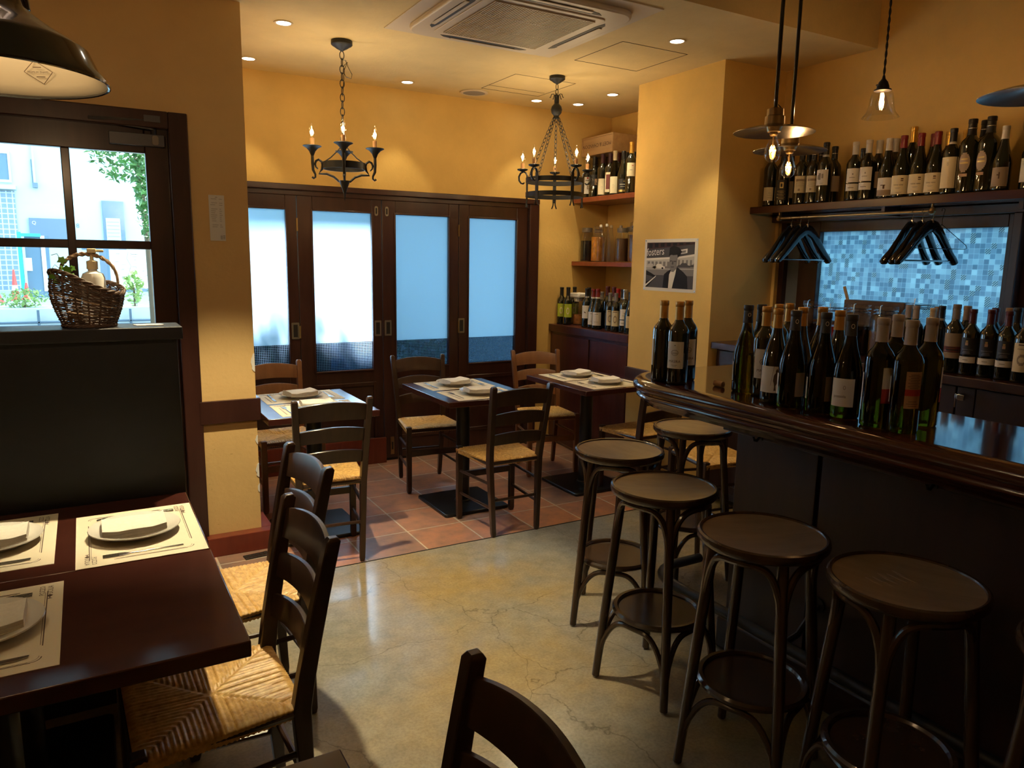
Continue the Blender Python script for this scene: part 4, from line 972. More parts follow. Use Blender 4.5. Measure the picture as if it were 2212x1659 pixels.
jar(3.87, 3.02, ZB, .075, .285, 'clip-top jar with dark filling, leftmost on the back counter', 'liqdark', .62)
jar(3.82, 2.825, ZB, .074, .280, 'clip-top jar with red liquid, second on the back counter', 'liqred', .62)
jar(3.80, 2.655, ZB, .078, .285, 'clip-top jar with dark filling in front of the crate', 'liqdark', .68)
jar(3.80, 2.495, ZB, .078, .285, 'clip-top jar with pale label at the crate right end', 'liqbrown', .6)
jar(3.92, 2.37, ZB, .098, .330, 'largest clip-top jar just right of the crate', 'liqdark', .35)

# ------------------------------------------------------------------ wine bottles
SHAPES = {
 'bdx': [(0, .004), (.020, .0), (.034, 0), (.0375, .004), (.038, .012), (.038, .186), (.0365, .197), (.031, .209), (.0215, .221), (.0160, .231), (.0145, .242), (.0140, .296), (0, .297)],
 'brg': [(0, .004), (.022, .0), (.037, 0), (.0405, .004), (.041, .012), (.041, .128), (.039, .145), (.034, .165), (.0265, .190), (.0205, .212), (.0165, .235), (.0145, .258), (.0140, .296), (0, .297)],
 'slim': [(0, .004), (.018, .0), (.030, 0), (.0335, .004), (.034, .012), (.034, .130), (.031, .155), (.0245, .185), (.018, .215), (.0145, .24), (.0138, .296), (0, .297)],
 'mag': [(0, .004), (.022, .0), (.040, 0), (.044, .004), (.0445, .012), (.0445, .192), (.042, .204), (.034, .217), (.022, .229), (.0175, .239), (.0165, .25), (.0155, .296), (0, .297)]}
def shoulder_r(sh): return {'bdx': .038, 'brg': .041, 'slim': .034, 'mag': .0445}[sh]
_mesh = {}
def cached(key, fn):
    if key not in _mesh: _mesh[key] = fn()
    return _mesh[key]
def meshof(mb, mats, sharp=35):
    o = mb.build('m', mats, sharp=sharp); me = o.data; bpy.data.objects.remove(o); return me
CAPM = dict(gold='gold', goldb='goldb', slate='slate', black='cblack', ringblack='cblack', dwhite='cblack', white='white', red='red', red_='bred', redband='red', maroon='maroon', plum='plum', taupe='taupe', tan='tan', cream='cream', silver='silver', grey='cgrey', lime='labl')
def capmesh(shape, cap):
    k = 1.12 if shape == 'mag' else 1; z0 = .236 if shape != 'brg' else .240
    def f():
        mb = MB(); e = .0012
        rr = lambda z: (next((a[0] + (b[0] - a[0]) * (z - a[1]) / (b[1] - a[1]) for a, b in zip(SHAPES[shape][5:], SHAPES[shape][6:]) if a[1] <= z <= b[1]), .014)) + e
        P = [(rr(z0 + i * .008), z0 + i * .008) for i in range(6)]
        P += [(.0152 * k, .282), (.0166 * k, .284), (.0168 * k, .298), (.0155 * k, .301), (0, .302)]
        mb.lathe(P, 20); return meshof(mb, CAPM.get(cap, cap))
    return cached(('cap', shape, cap), f)
# printed label styles: list of (z0, z1, half angle deg, centre angle deg, material, lift)
def rows(n, z0, z1, a, c, m='grey'): return [(z0 + (z1 - z0) * i / n, z0 + (z1 - z0) * i / n + .0012, a * (1 if i % 2 else .7), c, m, 2) for i in range(n)]
LS = {
 'masira': [(.062, .160, 48, 0, 'lab', 1)] + rows(2, .070, .078, 16, 0), 'masira_l': [(.060, .158, 48, 16, 'lab', 1)] + rows(2, .068, .076, 16, 16), 'masira_r': [(.060, .158, 48, -12, 'lab', 1)] + rows(2, .068, .076, 16, -12),
 'masira_side': [(.060, .158, 40, 100, 'lab', 1)],
 'knight': [(.035, .120, 60, 10, 'lab', 1)],
 'white_side': [(.040, .105, 40, 105, 'lab', 1), (.040, .105, 25, -75, 'labt', 1)],
 'back_l': [(.040, .105, 40, 105, 'lab', 1), (.038, .112, 24, -42, 'labt', 1)] + rows(10, .062, .104, 14, -42),
 'pozzola': [(.036, .118, 46, 14, 'lab', 1)], 
 'redwhite_r': [(.110, .168, 45, -62, 'lab', 1), (.070, .110, 45, -62, 'labr', 1), (.045, .150, 30, 100, 'lab', 1)],
 'redback': [(.070, .168, 32, -30, 'labb', 1), (.104, .121, 32, -30, 'labr', 2), (.08, .150, 26, 100, 'lab', 1)] + rows(9, .124, .164, 24, -30, 'ink') + rows(3, .076, .094, 24, -30, 'ink'),
 'redwhite_s': [(.110, .168, 30, -95, 'lab', 1), (.070, .110, 30, -95, 'labr', 1)],
 'white_low': [(.030, .098, 42, 0, 'labc', 1)] + rows(3, .045, .08, 20, -14), 'embossed': [(.030, .135, 44, 0, 'labk', 1), (.092, .122, 14, 0, 'foil', 2), (.098, .116, 8, 0, 'labk', 3)] + rows(6, .036, .084, 34, 0, 'foil'),
 'cream': [(.045, .13, 40, 0, 'labc', 1)] + rows(4, .06, .1, 18, 0),
 'cream_art': [(.062, .150, 48, 0, 'labc', 1), (.122, .134, 34, 0, 'labt', 2), (.072, .084, 8, 6, 'labt', 2)] + rows(5, .092, .120, 32, 0), 'cream_dim': [(.065, .145, 42, -18, 'labt', 1)] + rows(4, .08, .125, 22, -18),
 'greyart': [(.088, .165, 52, 12, 'lab', 1), (.115, .148, 9, 24, 'grey', 2), (.118, .140, 6, 40, 'grey', 2), (.122, .144, 7, 2, 'grey', 2)] + rows(2, .094, .102, 14, 8),
 'twopart': [(.095, .165, 50, 8, 'lab', 1), (.052, .088, 50, 8, 'lab', 1), (.132, .140, 4, 6, 'grey', 2), (.118, .121, 20, 10, 'grey', 2), (.066, .070, 22, 14, 'grey', 2)],
 'picture_low': [(.016, .105, 56, 4, 'lab', 1), (.018, .045, 55, 4, 'labt', 2), (.05, .070, 6, 4, 'ink', 3), (.066, .07, 16, 10, 'ink', 3)],
 'terre': [(.018, .108, 62, 6, 'labc', 1), (.088, .094, 8, -14, 'ink', 2), (.080, .084, 8, -14, 'ink', 2)] + rows(2, .044, .052, 18, 10) + rows(2, .024, .03, 22, 0),
 'tallcream': [(.030, .170, 52, 12, 'labc', 1), (.152, .160, 6, 16, 'lab', 2)] + rows(4, .132, .148, 8, 14),
 'oval': [(.086 + .0065 * i, .086 + .0065 * (i + 1), 30 * (1 - ((i + .5) / 6 - 1) ** 2) ** .5, 22, 'labt', 1) for i in range(12)] + [(.120, .126, 22, 22, 'foil', 2), (.136, .141, 18, 22, 'foil', 2), (.068, .080, 22, 22, 'labb', 1)],
 'dim_low': [(.020, .108, 52, 0, 'labt', 1), (.055, .085, 4, 0, 'ink', 2), (.070, .076, 9, 5, 'ink', 2)], 'tallwhite': [(.040, .165, 50, 10, 'lab', 1)] + rows(4, .13, .152, 12, 26),
 'land': [(.118, .176, 58, 0, 'labt', 1), (.094, .118, 58, 0, 'labm', 1), (.066, .092, 58, 0, 'labt', 1), (.100, .106, 40, 0, 'labk', 2), (.112, .115, 30, 10, 'labk', 2)],
 'crest': [(.095, .172, 56, 0, 'labk', 1), (.058, .086, 56, 6, 'lab', 1), (.152, .160, 7, 14, 'foil', 2), (.138, .151, 9, 14, 'labb', 2), (.102, .1035, 24, 12, 'grey', 2), (.108, .1095, 20, 12, 'grey', 2), (.070, .073, 16, 14, 'grey', 2)],
 'fornace': [(.048, .172, 54, 6, 'labc', 1), (.162, .167, 26, 6, 'ink', 2)] + [(.076 + .006 * i, .076 + .006 * (i + 1), 26 * (1 - ((i + .5) / 4 - 1) ** 2) ** .5, 6, 'labt', 2) for i in range(8)] + [(.088 + .004 * i, .088 + .004 * (i + 1), 18 * (1 - ((i + .5) / 3 - 1) ** 2) ** .5, 6, 'labc', 3) for i in range(6)],
 'white_txt': [(.035, .165, 42, 0, 'lab', 1), (.15, .163, 10, 0, 'labr', 2), (.135, .140, 26, 0, 'ink', 2), (.07, .1, 8, 0, 'labt', 2)], 'cream_low': [(.012, .125, 50, 6, 'labc', 1)] + rows(3, .05, .08, 16, 10),
 'maroon_panel': [(.025, .165, 50, 4, 'labc', 1), (.045, .150, 34, 4, 'labm', 2)], 'black_gold': [(.030, .105, 56, 0, 'labk', 1), (.086, .092, 12, -10, 'foil', 2), (.066, .069, 36, 0, 'lab', 2), (.052, .0535, 30, 0, 'lab', 2), (.016, .030, 40, 6, 'foil', 1)],
 'cream_hi': [(.100, .178, 46, 0, 'labc', 1), (.160, .164, 8, -16, 'labr', 2), (.135, .138, 14, 0, 'grey', 2)], 'wire': [(.085, .165, 40, 0, 'labk', 1), (.09, .135, 18, -28, 'labb', 2)],
 'lime': [(.062, .168, 54, 4, 'labl', 1), (.154, .157, 14, 4, 'grey', 2), (.070, .073, 14, 4, 'grey', 2)] + [(.086 + .0075 * i, .086 + .0075 * (i + 1), 19 * (1 - ((i + .5) / 3.5 - 1) ** 2) ** .5, 4, 'labc', 2) for i in range(7)] + [(.095 + .007 * i, .095 + .007 * (i + 1), 12 * (1 - ((i + .5) / 2.5 - 1) ** 2) ** .5, 4, 'labl', 3) for i in range(5)],
 'stroke': [(.072, .170, 54, 4, 'lab', 1), (.118, .122, 10, 22, 'ink', 2), (.113, .118, 8, 14, 'ink', 2)],
 'white_cut': [(.030, .128, 52, 12, 'lab', 1), (.112, .116, 20, 14, 'grey', 2), (.055, .057, 26, 12, 'grey', 2)],
 'ovalcream': [(.045, .165, 46, 4, 'labc', 1), (.152, .157, 26, 4, 'ink', 2)] + [(.070 + .007 * i, .070 + .007 * (i + 1), 22 * (1 - ((i + .5) / 4 - 1) ** 2) ** .5, 4, 'labt', 2) for i in range(8)] + [(.080 + .006 * i, .080 + .006 * (i + 1), 15 * (1 - ((i + .5) / 3 - 1) ** 2) ** .5, 4, 'labc', 3) for i in range(6)],
}
def bend(vs, R, z, ca): # flat text -> cylinder wall; text x runs to the reader's right
    out = []
    for x, y in vs:
        a = radians(-ca) + x / R; out.append((R * cos(a), R * sin(a), z + y))
    return out
TEXTS = {'masira': ('MASIRA', .013, .088, 0), 'masira_l': ('MASIRA', .013, .086, 16), 'masira_r': ('MASIRA', .013, .086, -12), 'pozzola': ('pozzola', .0115, .066, 22), 'terre': ('TERRE NERE', .0085, .062, 8), 'fornace': ('FORNACE', .0085, .146, 6),
         'crest': ('PONTEROTOLI', .0068, .118, 8)}
def labmesh(shape, lab):
    def f():
        mb = MB(); R0 = shoulder_r(shape); mats = []
        # local +X of the bottle looks at the reader; reader's left is +angle
        def mi(m):
            if m not in mats: mats.append(m)
            return mats.index(m)
        for z0, z1, ha, ca, m, lift in LS[lab]:
            # centre angles are stored left-positive as the reader sees them
            mb.mat(mi(m)).patch(R0 + .0003 + .00022 * lift, radians(-ca - ha), radians(-ca + ha), z0, z1, max(3, int(ha / 5)))
        if lab.startswith('masira') and lab != 'masira_side' :
            c = TEXTS[lab][3]; P = [(.0135 * cos(2 * pi * k / 20), .0105 * sin(2 * pi * k / 20)) for k in range(20)]; Q = [(x * .86, y * .84) for x, y in P]
            A = bend(P, R0 + .001, .118, c); B = bend(Q, R0 + .001, .118, c); mb.mat(mi('grey')).add(A + B, [(i, (i + 1) % 20, 20 + (i + 1) % 20, 20 + i) for i in range(20)])
            for k in range(5): mb.add(bend([(-.009 + k * .004, -.004), (-.006 + k * .004, -.004), (-.007 + k * .004, .004 - (k % 2) * .002)], R0 + .001, .118, c), [(0, 1, 2)])
            mb.add(bend([(-.004, 0), (.004, 0), (.0, .005)], R0 + .001, .143, c), [(0, 1, 2)])
        if lab == 'knight': # striding armoured figure with a lance
            sil = [(-.004, -.036), (.003, -.035), (.001, -.020), (.006, -.012), (.008, -.034), (.013, -.034), (.010, -.008), (.012, .002), (.008, .016), (.007, .022), (.008, .028), (.003, .036), (-.001, .027), (.0, .022), (-.006, .014), (-.008, -.004), (-.005, -.012), (-.003, -.022)]
            mb.mat(mi('ink')); mb.add(bend([(-x - .018 if False else x * .9 + .012, y) for x, y in sil], R0 + .001, .078, 10), [tuple(range(len(sil)))])
            mb.add(bend([(-.003, -.02), (-.0022, -.02), (.006, .042), (.0052, .042)], R0 + .001, .078, 10), [(0, 1, 2, 3)])
        if lab == 'pozzola':
            P = [(.0034 * cos(2 * pi * k / 16), .0058 * sin(2 * pi * k / 16)) for k in range(16)]; Q = [(x * .72, y * .84) for x, y in P]
            mb.mat(mi('ink')).add(bend(P + Q, R0 + .001, .092, 6), [(i, (i + 1) % 16, 16 + (i + 1) % 16, 16 + i) for i in range(16)])
        if lab in TEXTS:
            s, sz, z, c = TEXTS[lab]; vs, fs = textverts(s, sz); mb.mat(mi('ink' if lab != 'crest' else 'grey')).add(bend(vs, R0 + .00115, z, c), fs)
        return meshof(mb, mats, 60)
    return cached(('lab', shape, lab), f)
def extra(name, me, parent):
    o = bpy.data.objects.new(name, me); COL.objects.link(o); o.parent = parent; return o
PLACE = {'bar': 'on the bar', 'high': 'on shelf over bar window', 'back': 'on the back counter', 'top': 'on top niche shelf', 'cab': 'on wine cabinet'}
ZS = {'bar': 1.11, 'high': 1.941, 'back': 1.078, 'top': 2.105, 'cab': 1.04}
GRP = {k: 'wine bottles ' + v for k, v in PLACE.items()}
ORD = ['first', 'second', 'third', 'fourth', 'fifth', 'sixth', 'seventh', 'eighth', 'ninth', 'tenth', 'eleventh', 'twelfth']
from collections import Counter, defaultdict
BOTTLES = [
('bar', 'F', 1.992, 2.248, 0.322, 'bdx', 'gold', 'masira_side', 'gold-capped bottle turned so its white label faces left'),
('bar', 'F', 1.995, 2.162, 0.322, 'bdx', 'gold', 'masira_l', 'gold-capped bottle with torn-edged white label'),
('bar', 'B', 2.098, 2.225, 0.322, 'bdx', 'gold', 'masira_r', 'gold-capped bottle with white oval-emblem label'),
('bar', 'F', 2.107, 1.921, 0.322, 'brg', 'slate', 'white_side', 'slate-capped green bottle with a white ring mark on its neck'),
('bar', 'F', 2.109, 1.837, 0.322, 'bdx', 'gold', 'masira', 'gold-capped dark bottle with an oval emblem on tall white label'),
('bar', 'F', 2.041, 1.728, 0.322, 'brg', 'gold', 'knight', 'gold-capped bottle with a knight drawn on its white label'),
('bar', 'F', 2.026, 1.644, 0.322, 'brg', 'slate', 'back_l', 'slate-capped green bottle showing a narrow back label'),
('bar', 'F', 2.046, 1.544, 0.322, 'brg', 'slate', 'back_l', 'slate-capped green bottle showing a narrow back label'),
('bar', 'F', 2.045, 1.451, 0.322, 'brg', 'slate', 'pozzola', 'slate-capped green bottle with squarish white front label'),
('bar', 'F', 2.012, 1.325, 0.322, 'bdx', 'grey', 'redwhite_r', 'grey-capped green bottle with red and white label turned right'),
('bar', 'F', 2.014, 1.239, 0.322, 'bdx', 'grey', 'redback', 'grey-capped green bottle with beige and red back label'),
('bar', 'F', 2.164, 1.271, 0.322, 'bdx', 'grey', 'redwhite_s', 'grey-capped green bottle with pale label on its right edge'),
('bar', 'B', 2.192, 1.936, 0.322, 'brg', 'slate', 'none', 'slate-capped bottle half hidden'),
('bar', 'B', 2.275, 1.925, 0.322, 'bdx', 'gold', 'none', 'small-looking gold cap just showing'),
('bar', 'B', 2.37, 1.955, 0.322, 'bdx', 'gold', 'none', 'gold-capped straight-shouldered bottle'),
('bar', 'B', 2.2, 1.757, 0.322, 'brg', 'gold', 'none', 'gold-capped sloping-shouldered bottle'),
('bar', 'B', 2.29, 1.745, 0.322, 'brg', 'gold', 'none', 'gold-capped bottle behind the slate caps'),
('bar', 'B', 2.19, 1.6, 0.322, 'brg', 'gold', 'none', 'gold-capped bottle behind the square label'),
('bar', 'B', 2.2, 1.4, 0.322, 'bdx', 'grey', 'none', 'grey-capped bottle at the back'),
('high', 'F', 3.86, 3.416, 0.37, 'bdx', 'black', 'white_low', 'dark-capped bottle with sloping cream label below neck'),
('high', 'F', 3.86, 3.319, 0.355, 'bdx', 'black', 'embossed', 'dark bottle with embossed black and gold label'),
('high', 'B', 3.955, 3.34, 0.363, 'bdx', 'black', 'cream', 'dark-capped bottle mostly hidden, cream label edge'),
('high', 'F', 3.861, 3.18, 0.342, 'bdx', 'ringblack', 'cream_art', 'black-capped bottle with cream drawing label'),
('high', 'B', 3.955, 3.204, 0.349, 'bdx', 'black', 'none', 'black-capped bottle squeezed behind the cream labels'),
('high', 'F', 3.864, 3.095, 0.333, 'bdx', 'ringblack', 'cream_art', 'black-capped bottle with cream drawing label'),
('high', 'B', 3.955, 3.117, 0.339, 'bdx', 'ringblack', 'none', 'black-capped bottle behind the picture label'),
('high', 'F', 3.855, 3.008, 0.351, 'bdx', 'dwhite', 'greyart', 'white-banded neck bottle with grey picture on white label'),
('high', 'B', 3.955, 3.025, 0.339, 'bdx', 'ringblack', 'cream_dim', 'black-capped bottle with dim cream label'),
('high', 'F', 3.86, 2.816, 0.331, 'bdx', 'white', 'twopart', 'white-capped bottle with split white label'),
('high', 'B', 3.955, 2.833, 0.305, 'bdx', 'black', 'none', 'short black-capped bottle between white caps'),
('high', 'F', 3.86, 2.732, 0.331, 'bdx', 'white', 'twopart', 'white-capped bottle with split white label'),
('high', 'B', 3.955, 2.735, 0.338, 'bdx', 'white', 'cream_dim', 'white-capped bottle with dim label'),
('high', 'F', 3.862, 2.613, 0.325, 'brg', 'white', 'picture_low', 'white-capped sloping bottle with low picture label'),
('high', 'B', 3.955, 2.638, 0.335, 'bdx', 'white', 'none', 'white-capped bottle right behind another white cap'),
('high', 'F', 3.858, 2.526, 0.328, 'brg', 'red', 'terre', 'red-capped sloping bottle with low cream label'),
('high', 'B', 3.955, 2.538, 0.384, 'bdx', 'goldb', 'none', 'tall gold-capped bottle between two red caps'),
('high', 'F', 3.868, 2.437, 0.329, 'brg', 'red', 'terre', 'red-capped sloping bottle with low cream label'),
('high', 'B', 3.963, 2.426, 0.334, 'brg', 'red', 'none', 'red-capped bottle half behind another red cap'),
('high', 'F', 3.871, 2.35, 0.326, 'brg', 'red', 'terre', 'red-capped sloping bottle with low cream label'),
('high', 'B', 3.956, 2.34, 0.333, 'bdx', 'goldb', 'none', 'gold-capped bottle behind the long cream label'),
('high', 'F', 3.862, 2.266, 0.329, 'bdx', 'dwhite', 'tallcream', 'black-capped bottle with very tall cream label'),
('high', 'B', 3.957, 2.255, 0.329, 'bdx', 'goldb', 'none', 'gold-capped bottle behind the big black bottle'),
('high', 'F', 3.863, 2.177, 0.361, 'mag', 'ringblack', 'oval', 'big black bottle with oval medallion label'),
('high', 'B', 3.957, 2.167, 0.364, 'mag', 'ringblack', 'none', 'big black bottle hidden behind its twin'),
('high', 'F', 3.855, 2.083, 0.359, 'mag', 'ringblack', 'oval', 'big black bottle with oval medallion label'),
('high', 'F', 3.828, 1.999, 0.301, 'brg', 'white', 'dim_low', 'pale-capped sloping bottle with dim low label'),
('high', 'F', 3.86, 1.897, 0.262, 'bdx', 'white', 'tallwhite', 'bottle with tall white label cut by the picture edge'),
('back', 'F', 3.608, 2.008, 0.328, 'bdx', 'taupe', 'land', 'grey-brown-capped bottle with taupe landscape label'),
('back', 'F', 3.601, 1.927, 0.311, 'bdx', 'maroon', 'crest', 'maroon-capped black-label bottle with gold crest'),
('back', 'F', 3.604, 1.847, 0.314, 'bdx', 'maroon', 'crest', 'maroon-capped black-label bottle with gold crest'),
('back', 'F', 3.6, 1.768, 0.312, 'bdx', 'maroon', 'crest', 'maroon-capped black-label bottle with gold crest'),
('back', 'F', 3.586, 1.69, 0.311, 'bdx', 'black', 'fornace', 'bottle with tall cream label printed with an oval'),
('back', 'B', 3.856, 2.246, 0.298, 'bdx', 'tan', 'none', 'tan-capped bottle behind the grey caps'),
('back', 'B', 3.783, 2.224, 0.294, 'bdx', 'cream', 'none', 'cream-capped bottle behind the grey caps'),
('back', 'B', 3.744, 2.157, 0.31, 'bdx', 'dwhite', 'none', 'black-capped bottle with pale neck band against the window'),
('back', 'B', 3.732, 2.08, 0.307, 'bdx', 'black', 'none', 'black-capped bottle left of the taupe label'),
('back', 'B', 3.699, 2.009, 0.319, 'bdx', 'tan', 'none', 'tan cap peeping right of the grey-brown cap'),
('back', 'B', 3.815, 1.939, 0.312, 'bdx', 'maroon', 'none', 'dark red cap between two crested bottles'),
('back', 'B', 3.788, 1.863, 0.317, 'bdx', 'tan', 'none', 'orange-tan cap above the rightmost crest bottle'),
('back', 'B', 3.736, 1.801, 0.323, 'bdx', 'black', 'none', 'dark green-black cap right of the crested bottles'),
('back', 'B', 3.74, 2.329, 0.303, 'bdx', 'grey', 'none', 'grey-capped bottle in front of the big jar'),
('back', 'B', 3.699, 2.263, 0.304, 'bdx', 'grey', 'none', 'pale grey cap just right of the big jar clasp'),
('top', 'F', 3.789, 5.327, 0.323, 'bdx', 'black', 'white_txt', 'bottle with long white red-sealed label behind the candles'),
('top', 'B', 3.88, 5.23, 0.346, 'bdx', 'tan', 'none', 'tan-capped bottle at the back left'),
('top', 'B', 3.877, 5.34, 0.375, 'bdx', 'black', 'none', 'dark-capped bottle behind the wire-wrapped one'),
('top', 'F', 3.76, 5.191, 0.332, 'bdx', 'black', 'wire', 'dark bottle wrapped with pale wire loops'),
('top', 'F', 3.76, 5.076, 0.339, 'bdx', 'plum', 'cream_low', 'plum-capped bottle with cream lower label'),
('top', 'F', 3.765, 4.984, 0.335, 'bdx', 'plum', 'maroon_panel', 'plum-capped bottle with maroon panel label'),
('top', 'F', 3.755, 4.908, 0.346, 'slim', 'cream', 'cream_low', 'slim olive bottle with cream cap'),
('top', 'B', 3.86, 4.999, 0.356, 'bdx', 'maroon', 'none', 'dark red capped bottle behind the slim one'),
('top', 'F', 3.76, 4.806, 0.333, 'brg', 'black', 'black_gold', 'sloping black bottle with black and gold label'),
('top', 'B', 3.86, 4.888, 0.34, 'bdx', 'black', 'none', 'black-capped bottle behind the gold cap'),
('top', 'F', 3.76, 4.709, 0.389, 'bdx', 'goldb', 'cream_hi', 'tall gold-capped bottle with cream label'),
('top', 'B', 3.86, 4.79, 0.333, 'bdx', 'black', 'white_txt', 'bottle cut off by the pillar edge'),
('cab', 'F', 3.57, 5.343, 0.315, 'bdx', 'black', 'lime', 'black-capped bottle with lime label'),
('cab', 'F', 3.568, 5.242, 0.319, 'bdx', 'black', 'lime', 'black-capped bottle with lime label'),
('cab', 'B', 3.682, 5.313, 0.319, 'bdx', 'black', 'lime', 'black-capped bottle behind the jar'),
('cab', 'B', 3.699, 5.125, 0.321, 'bdx', 'black', 'none', 'black cap just behind the jar tag'),
('cab', 'F', 3.573, 4.976, 0.32, 'bdx', 'dwhite', 'stroke', 'white-banded bottle with black stroke on white label'),
('cab', 'F', 3.577, 4.893, 0.318, 'brg', 'redband', 'white_cut', 'red-capped sloping bottle with white label'),
('cab', 'F', 3.56, 4.809, 0.323, 'brg', 'redband', 'white_cut', 'red-capped sloping bottle with white label'),
('cab', 'B', 3.689, 4.925, 0.294, 'bdx', 'taupe', 'cream', 'grey-capped bottle right of the red caps'),
('cab', 'B', 3.683, 4.844, 0.342, 'bdx', 'maroon', 'none', 'wax-red capped bottle at the back'),
('cab', 'B', 3.68, 4.757, 0.34, 'bdx', 'maroon', 'none', 'dark red capped bottle at the back'),
('cab', 'F', 3.57, 4.659, 0.299, 'bdx', 'taupe', 'ovalcream', 'grey-capped bottle with cream oval label'),
('cab', 'F', 3.565, 4.578, 0.3, 'bdx', 'taupe', 'ovalcream', 'grey-capped bottle with cream oval label'),
('cab', 'B', 3.658, 4.675, 0.33, 'bdx', 'red', 'none', 'bright red capped bottle at the back'),
('cab', 'B', 3.643, 4.593, 0.328, 'bdx', 'dwhite', 'none', 'dark cap behind the silver foil'),
('cab', 'F', 3.577, 4.486, 0.332, 'bdx', 'silver', 'twopart', 'silver-capped bottle with split white label'),
('cab', 'F', 3.563, 4.402, 0.316, 'brg', 'black', 'cream', 'bottle cut off by the pillar edge'),
]
cnt = Counter((b[0], b[8]) for b in BOTTLES); seen = Counter()
order = sorted(BOTTLES, key=lambda b: -atan2(b[3], b[2]))   # left to right as seen
for b in order:
    zone, row, x, y, h, shape, cap, lab, desc = b
    d = desc
    if cnt[(zone, desc)] > 1:
        d = '%s from left, %s' % (ORD[seen[(zone, desc)]], desc); seen[(zone, desc)] += 1
    t = thing('wine_bottle', d + ' ' + PLACE[zone], 'wine bottle', (x, y, ZS[zone] + .0005), 0, GRP[zone])
    s = h / .302; t.scale = (min(s, 1.12), min(s, 1.12), s)
    face = atan2(-y, -x)                        # towards the room
    j = random.Random(int(x * 1000 + y * 7919)).uniform(-.12, .12)
    t.rotation_euler.z = face + j * (0 if zone == 'bar' else 1) - (.12 if zone in ('high',) else 0)
    green = zone == 'bar' and cap in ('slate', 'grey') or shape == 'slim'
    gm = 'green' if green else 'dkglass'
    extra('bottle_body', cached(('body', shape, gm), lambda: meshof(MB().lathe(SHAPES[shape], 32), gm, 60)), t)
    extra('capsule', capmesh(shape, cap if desc.find('bright red') < 0 else 'red_'), t)
    if lab != 'none': extra('label', labmesh(shape, lab), t)
    if cap in ('dwhite', 'redband'):
        extra('neck_band', cached(('nb', shape), lambda: meshof(MB().lathe([(.0152, .228 if shape == 'bdx' else .228), (.0190 if shape == 'brg' else .0165, .229), (.0178 if shape == 'brg' else .0163, .240), (.0150, .241)], 20), 'white')), t)
    if cap == 'ringblack':
        extra('neck_ring', cached(('nr', shape), lambda: meshof(MB().lathe([(.0168 * (1.12 if shape == 'mag' else 1), .262), (.0172 * (1.12 if shape == 'mag' else 1), .2635), (.0168 * (1.12 if shape == 'mag' else 1), .265)], 20), 'silver')), t)
    if cap == 'slate':
        def rg():
            P = [(.0050 * cos(2 * pi * k / 18), .0068 * sin(2 * pi * k / 18)) for k in range(18)]; Q = [(a * .70, c * .76) for a, c in P]
            return meshof(MB().add(bend(P + Q, .0166, .268, -14), [(i, (i + 1) % 18, 18 + (i + 1) % 18, 18 + i) for i in range(18)]), 'lab')
        extra('ring_mark', cached('ring', rg), t)
    if lab == 'wire':
        mb = MB()
        for q in range(4): mb.tube([(.043 * cos(a), .043 * sin(a), .06 + .02 * q + .02 * sin(a * 2 + q)) for a in [2 * pi * k / 28 for k in range(28)]], .0012, 5, closed=True)
        mb.build('wire_loops', 'silver', t)
# a wine cork left at the edge of the bar end
t = tag(MB().lathe([(0, 0), (.011, .001), (.011, .044), (0, .045)], 14).xf(Matrix.Rotation(pi / 2, 4, 'X')).build('cork', 'cork', loc=(2.10, 2.06, 1.1215)), 'wine cork lying on the bar left of the slate-capped bottle', 'cork')

# ------------------------------------------------------------------ poster on the pillar
ps = thing('poster', 'black and white street photo poster of a man in a cap on the pillar', 'poster', (3.4845, 3.902, 1.382), 0)
# local: +Y runs to the viewer's left ; build in (u right, v up) with 0..1
PW, PH = .530, .356
def P(u, v): return (-(u - .5) * PW, v * PH)
M['pwhite'] = simple('photo paper', (.72, .69, .66), .7, spec=.15); M['pg1'] = simple('photo charcoal', (.018, .017, .020), .7, spec=.1); M['pg2'] = simple('photo dark grey', (.075, .070, .078), .7, spec=.1)
M['pg3'] = simple('photo mid grey', (.20, .19, .195), .7, spec=.1); M['pg4'] = simple('photo light grey', (.48, .46, .45), .7, spec=.1); M['pred'] = simple('photo brown black', (.055, .030, .030), .7, spec=.1)
MB().add([( -.0004, *P(0, 0)), (-.0004, *P(1, 0)), (-.0004, *P(1.0, 1.0)), (-.0004, *P(0.0, 1.0)), (-.0014, *P(0, 0)), (-.0014, *P(1, 0)), (-.0014, *P(1, 1)), (-.0014, *P(0, 1))], [(4, 5, 6, 7), (0, 3, 2, 1), (0, 1, 5, 4), (1, 2, 6, 5), (2, 3, 7, 6), (3, 0, 4, 7)]).build('sheet', 'pwhite', ps, smooth=False)
mb = MB(); mats = ['pg1', 'pg2', 'pg3', 'pg4', 'pwhite', 'pred']; lay = [0]
def pol(m, pts, L=0):
    mb.mat(m).add([(-.0016 - .00012 * L, *P(.045 + .90 * u, .065 + .87 * v)) for u, v in pts], [tuple(range(len(pts)))])
R4 = lambda a, b, c, d: [(a, c), (b, c), (b, d), (a, d)]
pol(1, R4(0, 1, 0, 1)); pol(5, [(0, .84), (1, .95), (1, 1), (0, 1)], 1)
for k in range(7): pol(0, R4(.04 + k * .13, .12 + k * .13, .88 + .012 * k, .985), 2)
pol(1, [(0, .66), (0, .84), (1, .93), (1, .72)], 1)
pol(4, [(0, .60), (.52, .64), (.52, .68), (0, .65)], 3); pol(4, [(.64, .64), (1, .70), (1, .745), (.64, .68)], 3)
pol(3, [(0, .46), (.52, .48), (.52, .64), (0, .60)], 2); pol(3, [(.64, .48), (1, .50), (1, .70), (.64, .64)], 2)
for k in range(6): pol(2, R4(.03 + k * .085, .08 + k * .085, .47, .58), 3)
for k in range(4): pol(2, R4(.68 + k * .08, .72 + k * .08, .50, .62), 3)
